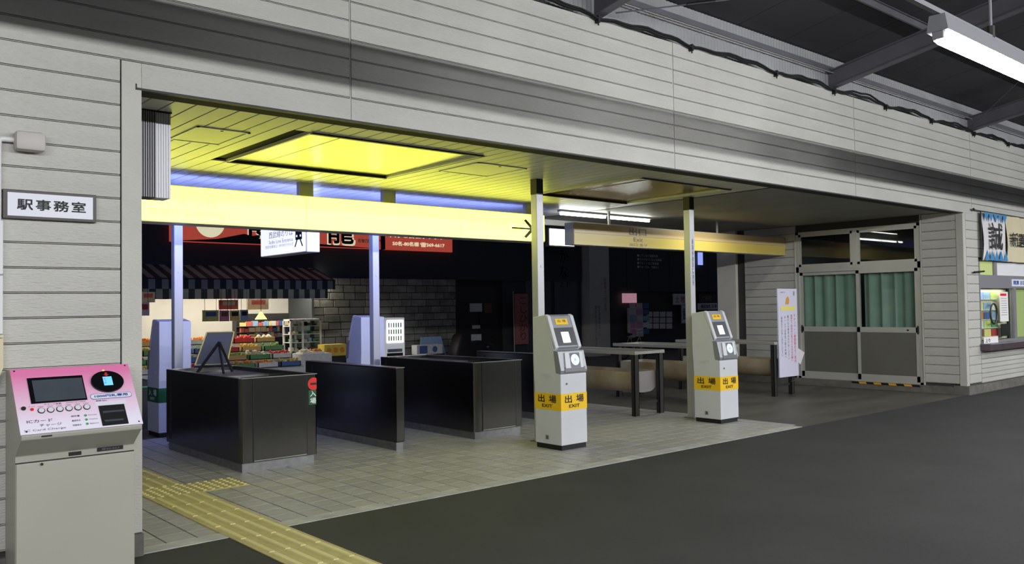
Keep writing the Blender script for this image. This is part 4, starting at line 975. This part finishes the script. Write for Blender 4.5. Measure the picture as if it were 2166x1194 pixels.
card('price_card', 'yellow price card in the row under the awning', 'card', 486, 507, 657, 679, 17.2, 'poster_yellow', 'price cards in a row', 'leg')
card('price_card', 'pale blue price card, rightmost in the row under the awning', 'card', 508, 525, 656, 678, 17.2, 'poster_blue', 'price cards in a row', 'leg')
card('poster', 'wide cream meat poster above the pendant lamp', 'poster', 523, 568, 632, 655, 17.6, 'fruit_cream', None, 'poster_red')
card('poster', 'white poster with red pictures beside the left wall edge', 'poster', 296, 316, 640, 668, 17.2, 'paper', None, 'crate_red')
card('poster', 'cream poster below the valance at far left', 'poster', 298, 328, 618, 640, 17.4, 'fruit_cream', None, 'poster_red')
# back shelf
sh = thing('goods_shelf', 'dark shelf unit of packets and jars inside the fruit shop', 'shelf', (8.8, 18.6, GZ))
a, b_ = at(500, 672, 18.6), at(612, 722, 18.6)
B(a.x, b_.x, 18.6, 18.9, GZ, a.z+0.1).build('frame', 'leg', sh)
for r_, py in enumerate((690, 702, 714)):
    z = at(550, py, 18.5).z; B(a.x, b_.x, 18.3, 18.6, z-0.02, z).build('board', 'leg', sh)
    xx_ = a.x+0.05
    while xx_ < b_.x-0.15:
        w_ = random.uniform(0.07, 0.2); B(xx_, xx_+w_-0.015, 18.4, 18.5, z, z+random.uniform(0.1, 0.16)).build('packet', random.choice(['goods_brown', 'poster_blue', 'crate_white', 'fruit_cream', 'poster_red', 'crate_blue', 'poster_yellow']), sh)
        xx_ += w_
B(-1, 10.66, 19.55, 19.6, GZ, 2.75).build('shop_back_wall', 'pillar', bg)
# pendant lamp
p_ = at(552, 676, 17.4); pl = thing('pendant_lamp', 'orange cone pendant lamp hanging inside the fruit shop', 'lamp', p_)
MB().tube([(p_.x, 17.4, p_.z), (p_.x, 17.4, p_.z+0.22)], [0.17, 0.02], 12, caps=False).build('shade', 'shade', pl); MB().tube([(p_.x, 17.4, p_.z+0.22), (p_.x, 17.4, 2.6)], 0.008, 6).build('cord', 'leg', pl)
# glass showcase
a, b_ = at(614, 676, 17.6), at(680, 770, 17.6)
gc = thing('glass_showcase', 'tall white-framed glass showcase with shelves in the fruit shop', 'showcase', ((a.x+b_.x)/2, 17.8, GZ))
m_ = MB(); xm = a.x+(b_.x-a.x)*0.38
for xx_ in (a.x, xm, b_.x-0.04): m_.box(xx_, xx_+0.05, 17.6, 17.65, GZ, a.z); m_.box(xx_, xx_+0.05, 18.05, 18.1, GZ, a.z)
m_.box(a.x, b_.x, 17.6, 18.1, a.z-0.05, a.z); m_.box(a.x, b_.x, 17.6, 18.1, GZ, GZ+0.2); m_.build('frame', 'crate_white', gc)
for k in range(5):
    z = a.z-0.22-0.24*k; B(a.x, b_.x, 17.62, 18.05, z, z+0.02).build('shelf', 'crate_white', gc)
    for q in range(7): B(a.x+0.08+0.145*q, a.x+0.18+0.145*q, 17.75, 17.9, z+0.02, z+random.uniform(0.06, 0.14)).build('packet', random.choice(['crate_green', 'poster_blue', 'fruit_cream', 'leg']), gc)
B(a.x+0.05, b_.x-0.04, 17.61, 17.615, GZ+0.2, a.z-0.05).build('pane', 'glass', gc)
# fruit crates on stepped stands
for k, (y, z, nm) in enumerate(((15.9, -0.02, 'front'), (16.41, 0.18, 'second'), (16.92, 0.38, 'third'), (17.43, 0.6, 'top'))):
    std = thing('fruit_stand', 'white display step carrying the %s tier of fruit crates' % nm, 'stand', (7.3, y+0.25, GZ), 'display steps of the fruit shop')
    B(4.6, 9.3, y, y+0.49, GZ, z-0.03).build('base', 'crate_white', std); B(4.6, 9.3, y, y+0.50, z-0.03, z).build('top', 'rail', std)
fr_m = ['fruit_orange', 'fruit_red', 'fruit_green', 'fruit_yellow', 'fruit_cream']; cr_m = ['crate_white', 'crate_red', 'crate_green', 'crate_blue', 'card_box']
fn = {'fruit_orange': 'oranges', 'fruit_red': 'red apples', 'fruit_green': 'green pears', 'fruit_yellow': 'yellow citrus', 'fruit_cream': 'pale melons'}
cn = {'crate_white': 'white', 'crate_red': 'red', 'crate_green': 'green', 'crate_blue': 'blue', 'card_box': 'cardboard'}
tiers = ['front', 'second', 'third', 'top']; posn = ['leftmost', 'second from left', 'third from left', 'fourth from left', 'fifth from left', 'sixth from left', 'rightmost']
pal = [['fruit_yellow', 'fruit_cream', 'fruit_red', 'fruit_red', 'fruit_orange', 'fruit_orange', 'fruit_yellow', 'fruit_orange'],
       ['fruit_red', 'fruit_orange', 'fruit_green', 'fruit_red', 'fruit_green', 'fruit_cream', 'fruit_red', 'fruit_cream'],
       ['fruit_orange', 'fruit_yellow', 'fruit_red', 'fruit_green', 'fruit_cream', 'fruit_yellow', 'fruit_green', 'fruit_red'],
       ['fruit_red', 'fruit_orange', 'fruit_yellow', 'fruit_orange', 'fruit_cream', 'fruit_red', 'fruit_cream', 'fruit_green']]
for j, (y, z) in enumerate(((15.93, -0.02), (16.45, 0.18), (16.96, 0.38), (17.47, 0.6))):
    for i in range(7):
        fm = pal[j][i]; cmx = cr_m[(i*3+j*2) % 5]; xa = 4.75+0.65*i; 
        t = thing('fruit_crate', '%s crate of %s, %s on the %s tier of the stand' % (cn[cmx], fn[fm], posn[i], tiers[j]), 'crate', (xa+0.29, y+0.2, z), 'fruit crates on the stand')
        m_ = MB(); m_.box(xa, xa+0.58, y, y+0.4, z, z+0.02); m_.box(xa, xa+0.58, y, y+0.02, z, z+0.14); m_.box(xa, xa+0.58, y+0.38, y+0.4, z, z+0.14); m_.box(xa, xa+0.02, y, y+0.4, z, z+0.14); m_.box(xa+0.56, xa+0.58, y, y+0.4, z, z+0.14)
        m_.build('box', cmx, t); m_ = MB(); r_ = 0.042 if fm != 'fruit_cream' else 0.07
        for q in range(26 if r_ < 0.05 else 12): m_.ball((xa+random.uniform(.06, .52), y+random.uniform(.06, .34), z+random.uniform(.08, .19)), r_)
        m_.build('fruit', fm, t, kind='stuff')
# side table with trays
a, b_ = at(640, 750, 16.2), at(702, 772, 16.2)
tt = thing('display_table', 'white draped display table right of the fruit stand', 'table', ((a.x+b_.x)/2, 16.4, GZ)); B(a.x, b_.x, 16.2, 16.9, GZ, a.z).build('drape', 'crate_white', tt)
for k, (px, pm_) in enumerate(((652, 'fruit_cream'), (676, 'fruit_orange'))):
    q = at(px, 748, 16.3); t = thing('fruit_tray', ('left' if k == 0 else 'right')+' tray of produce on the white draped table', 'tray', (q.x, 16.5, a.z), 'trays on the draped table')
    B(q.x-0.16, q.x+0.16, 16.3, 16.7, a.z+0.001, a.z+0.05).build('tray', 'crate_white', t); m_ = MB()
    for _ in range(24): m_.ball((q.x+random.uniform(-.12, .12), 16.5+random.uniform(-.16, .16), a.z+random.uniform(.05, .1)), 0.035)
    m_.build('fruit', pm_, t, kind='stuff')
a, b_ = at(686, 730, 17.0), at(732, 752, 17.0)
ob = thing('orange_crate', 'yellow cardboard crate printed with circles beside the stone wall', 'crate', ((a.x+b_.x)/2, 17.1, b_.z)); B(a.x, b_.x, 17.0, 17.4, b_.z, a.z).build('box', 'fruit_yellow', ob)
for k in range(3): patch('fruit_orange', ob, (a.x+0.15+0.22*k, 16.998, (a.z+b_.z)/2), XA, ZA, circ(0, 0, 0.08, 14), name='printed_circle')
tag(B(a.x-0.05, b_.x+0.05, 16.95, 17.45, GZ, b_.z).build('crate_stand', 'leg'), 'low dark stand under the yellow cardboard crate', 'stand')
# vending machine
a, b_ = at(812, 673, 17.4), at(857, 770, 17.4)
vm = thing('vending_machine', 'white lit drinks vending machine in front of the stone wall', 'vending machine', ((a.x+b_.x)/2, 17.7, GZ))
B(a.x, b_.x, 17.4, 18.0, GZ, a.z).build('cabinet', 'vendw', vm, bevel=0.02)
zt = a.z-0.08; zb = at(840, 725, 17.4).z
B(a.x+0.10, b_.x-0.06, 17.38, 17.40, zb, zt).build('display_window', 'vendlit', vm)
for k in range(3):
    z = zb+0.04+(zt-zb-0.08)/3*k
    for q in range(6): MB().tube([(a.x+0.16+0.09*q, 17.37, z+0.02), (a.x+0.16+0.09*q, 17.37, z+0.17)], 0.02, 8).build('drink_can', random.choice(['crate_blue', 'crate_green', 'fruit_orange', 'crate_white', 'goods_brown']), vm)
B(a.x+0.12, b_.x-0.12, 17.37, 17.40, zb-0.30, zb-0.20).build('coin_panel', 'readerg', vm); B(a.x+0.1, b_.x-0.1, 17.37, 17.40, GZ+0.35, GZ+0.6).build('dispensing_flap', 'leg', vm)
# signboard leaning and blue-white box at the wall
a, b_ = at(895, 714, 17.2), at(945, 750, 17.2)
sb = thing('leaning_board', 'pale trapezoid board leaning against the stone wall', 'board', ((a.x+b_.x)/2, 17.4, GZ))
MB().prism([(a.x-0.1, GZ+0.3), (b_.x+0.1, GZ+0.3), (b_.x-0.15, a.z), (a.x+0.0, a.z)], 17.3, 17.34, 'y').build('board', 'poster_blue', sb); B(a.x, b_.x, 17.34, 17.7, GZ, GZ+0.35).build('stand', 'leg', sb)
a, b_ = at(882, 731, 16.9), at(936, 748, 16.9)
bb = thing('printed_box', 'blue and white printed box in front of the leaning board', 'box', ((a.x+b_.x)/2, 17.0, b_.z)); B(a.x, b_.x, 16.9, 17.2, b_.z, a.z).build('box', 'crate_white', bb)
B(a.x+0.1, a.x+0.4, 16.895, 16.9, b_.z+.03, a.z-.03).build('print', 'crate_blue', bb); patch('crate_blue', bb, ((a.x+b_.x)/2+0.2, 16.898, (a.z+b_.z)/2), XA, ZA, circ(0, 0, 0.1, 14), name='print')
tag(B(a.x-0.05, b_.x+0.05, 16.85, 17.25, GZ, b_.z).build('box_stand', 'leg'), 'dark stand under the blue and white printed box', 'stand')
# covered scooter
q = at(1010, 742, 16.2)
cvr = thing('covered_scooter', 'dark covered scooter parked by the entrance doors', 'scooter', (q.x, 16.4, GZ))
prof = [(-0.9, 0.0), (-0.95, 0.45), (-0.75, 1.0), (-0.62, 1.12), (-0.5, 1.05), (-0.25, 0.8), (0.3, 0.82), (0.75, 0.7), (0.92, 0.35), (0.95, 0.0)]
MB().prism([(q.x+px*0.95, GZ+0.1+pz) for px, pz in prof], 16.15, 16.65, 'y').build('cover', 'easelblack', cvr, bevel=0.09, smooth=True)
for dx in (-0.62, 0.62):
    MB().tube([(q.x+dx, 16.34, GZ+0.26), (q.x+dx, 16.46, GZ+0.26)], 0.26, 16).build('wheel', 'rubber', cvr)
MB().ball((q.x+0.35, 16.1, q.z+0.1), 0.05).build('highlight_ball', 'chrome', cvr)  # chrome ball added to imitate a white highlight on the dark cover
# rice flag
fl = thing('vertical_flag', 'faded pink vertical flag with brush hiragana beside the entrance doors', 'flag', (19.0, 17.9, GZ))
a, b_ = at(1088, 622, 17.9), at(1118, 728, 17.9)
B(a.x, b_.x, 17.9, 17.91, b_.z, a.z).build('cloth', 'pinkcloth', fl); MB().tube([(a.x-0.03, 17.9, GZ+0.02), (a.x-0.06, 17.9, a.z+0.1)], 0.018, 6).build('pole', 'rail', fl); B(a.x-0.2, a.x+0.15, 17.75, 18.05, GZ, GZ+0.1).build('base', 'crate_white', fl)
text('\n'.join('こしひかり'), 'goods_brown', fl, (a.x+0.2, 17.895, b_.z+0.15), XA, ZA, 0.42, a.z-b_.z-0.3, bold=0.015)
# dark wall with glass between flag and pillar
B(18.5, 22.6, 18.3, 18.5, GZ, 8).build('wall', 'darkwall', bg)
for k in range(2): B(19.6+1.5*k, 20.9+1.5*k, 18.26, 18.3, GZ+0.1, 3.3).build('window', 'lcd', bg)
text('\n'.join('かな'), 'leg', bg, (21.4, 18.25, 2.6), XA, ZA, 0.45, 1.1)
text('2 F', 'leg', bg, (21.4, 18.25, 2.25), XA, ZA, 0.55, 0.22)
lbn = thing('billboard', 'blank glowing white billboard seen between column and exit sign', 'billboard', (21.2, 17.6, 4.2)); a, b_ = at(1160, 481, 17.6), at(1216, 524, 17.6)
B(a.x, b_.x, 17.6, 17.8, b_.z, a.z).build('frame', 'alu', lbn); B(a.x+0.05, b_.x-0.05, 17.585, 17.6, b_.z+0.05, a.z-0.05).build('lit_face', 'litboard', lbn)
for xx_ in (a.x+0.3, b_.x-0.3): B(xx_-0.03, xx_+0.03, 17.8, 18.3, (a.z+b_.z)/2, (a.z+b_.z)/2+0.06).build('bracket', 'leg', lbn)
# parked signs etc. right part
pb = thing('music_building', 'grey panelled building with cream pillar and white lettering beyond the forecourt', 'building', (28, 19, GZ))
B(22.67, 23.82, 17.9, 18.6, GZ, 6).build('pillar', 'pillar', pb)
text('\n'.join('関係者以外立入禁止'), 'inkg', pb, (22.95, 17.895, -0.1), XA, ZA, 0.1, 1.6); text('\n'.join('西武線専用出入口'), 'inkg', pb, (23.15, 17.895, 0.3), XA, ZA, 0.1, 1.2)
text('\n'.join('定期券うりば日本線'), 'inkred', pb, (23.5, 17.895, 1.3), XA, ZA, 0.14, 1.3)
for k in range(6): B(23.84+1.4*k, 23.84+1.4*k+1.37, 18.2, 18.3, 2.08, 7).build('wall_panel', 'darkwall', pb)
B(23.84, 32.2, 18.3, 18.6, GZ, 7).build('wall', 'dim', pb)
for k, s_ in enumerate(('■ピアノなど鍵盤楽器', '■ヴァイオリンなど弦楽器', '■フルートなど管楽器', '■ヴォーカル、作曲など')):
    z = 3.55-0.16*k; text(s_, 'inkw', pb, (25.9, 18.19, z), XA, ZA, (1.35, 1.6, 1.4, 1.42)[k], 0.11)
def bgrect(name, label, cat, px0, px1, py0, py1, Y, m, body=None, ink='inkk', vert=False):
    a, b_ = at(px0, py0, Y), at(px1, py1, Y); t = thing(name, label, cat, (a+b_)/2)
    B(a.x, b_.x, Y, Y+0.04, b_.z, a.z).build('board', m, t)
    if body:
        w_, h_ = b_.x-a.x, a.z-b_.z
        text('\n'.join(body) if vert else body, ink, t, (a.x+w_*0.14, Y-0.004, b_.z+h_*0.2), XA, ZA, w_*0.72, h_*0.6, bold=0.008)
    return t
bgrect('shop_sign', 'white sign with pink print low on the grey building', 'sign', 1317, 1347, 621, 641, 18.1, 'pinksign')
bgrect('land_sign', 'white real estate sign with two large characters', 'sign', 1424, 1452, 622, 645, 18.0, 'signwhite', '土 地', 'inkred')
bgrect('vertical_sign', 'narrow white vertical sign below the real estate sign', 'sign', 1442, 1454, 646, 684, 18.0, 'signwhite', '不動産売買', 'inkblue', True)
bgrect('company_sign', 'wide white sign with black characters right of the column', 'sign', 1476, 1522, 642, 655, 17.9, 'signwhite', '株式会社 日 幸')
bgrect('grey_sign', 'dim grey sign above the wide white company sign', 'sign', 1478, 1510, 622, 641, 18.05, 'leg', '六番館', 'inkg')
bgrect('blue_lit_sign', 'small blue glowing sign on dark wall right of the column', 'sign', 1477, 1487, 534, 561, 18.0, 'bluesign')
pg = thing('listing_posters', 'grid of white property listing sheets in a shop window', 'posters', at(1395, 676, 18.15))
for r_ in range(3):
    for c_ in range(4):
        a, b_ = at(1368+14*c_, 660+12.5*r_, 18.1), at(1368+14*c_+12, 660+12.5*r_+10.5, 18.1); B(a.x, b_.x, 18.1, 18.12, b_.z, a.z).build('sheet', 'paper', pg)
mr_ = thing('magazine_rack', 'white rack of magazines beside the listing sheets', 'rack', at(1345, 690, 18.0))
a, b_ = at(1330, 652, 18.0), at(1362, 712, 18.0); B(a.x, b_.x, 18.02, 18.1, b_.z, a.z).build('frame', 'crate_white', mr_)
for r_ in range(5):
    for c_ in range(3): B(a.x+0.08+0.42*c_, a.x+0.42+0.42*c_, 17.98, 18.02, b_.z+0.1+0.27*r_, b_.z+0.32+0.27*r_).build('magazine', random.choice(['poster_blue', 'paper', 'crate_blue', 'poster_pink', 'fruit_cream']), mr_)
# bicycle
q = at(1338, 706, 15.8)
bc = thing('bicycle', 'silver bicycle parked in front of the magazine rack', 'bicycle', (q.x, 15.8, GZ))
def wheel(cx, cz):
    MB().tube([(cx+0.33*math.cos(2*math.pi*k/24), 15.8, cz+0.33*math.sin(2*math.pi*k/24)) for k in range(25)], 0.018, 6, caps=False).build('wheel', 'rubber', bc)
    m_ = MB()
    for k in range(10): m_.tube([(cx, 15.8, cz), (cx+0.32*math.cos(2*math.pi*k/10), 15.8, cz+0.32*math.sin(2*math.pi*k/10))], 0.003, 4)
    m_.build('spokes', 'chrome', bc)
wz = GZ+0.35; wheel(q.x+0.55, wz); wheel(q.x-0.5, wz); X_ = q.x
m_ = MB()
for p, r_ in (((X_-0.5, wz), (X_-0.15, wz+0.5)), ((X_-0.15, wz+0.5), (X_+0.05, wz-0.02)), ((X_-0.5, wz), (X_+0.05, wz-0.02)), ((X_+0.05, wz-0.02), (X_+0.38, wz+0.45)), ((X_-0.1, wz+0.42), (X_+0.38, wz+0.5)), ((X_+0.36, wz+0.62), (X_+0.55, wz))):
    m_.tube([(p[0], 15.8, p[1]), (r_[0], 15.8, r_[1])], 0.016, 6)
m_.build('frame', 'rail', bc); MB().tube([(X_+0.30, 15.55, wz+0.7), (X_+0.36, 15.8, wz+0.66), (X_+0.30, 16.05, wz+0.7)], 0.013, 6).build('handlebar', 'chrome', bc)
MB().tube([(X_-0.32, 15.8, wz+0.56), (X_-0.05, 15.8, wz+0.56)], [0.08, 0.03], 8).build('saddle', 'rubber', bc)
# dark green-lettered box visible left of the entry reader
a, b_ = at(294, 806, 7.5), at(318, 852, 7.5)
gb = thing('floor_box', 'dark box with green arrow print beyond the left entry reader', 'box', ((a.x+b_.x)/2, 7.6, GZ)); B(a.x-0.3, b_.x, 7.5, 7.9, GZ, a.z).build('box', 'easelblack', gb)
patch('greendot', gb, (b_.x-0.19, 7.498, (a.z+b_.z)/2+0.07), XA, ZA, [(0, 0), (0.05, -0.03), (0.05, -0.01), (0.15, -0.01), (0.15, 0.01), (0.05, 0.01), (0.05, 0.03)], name='arrow')
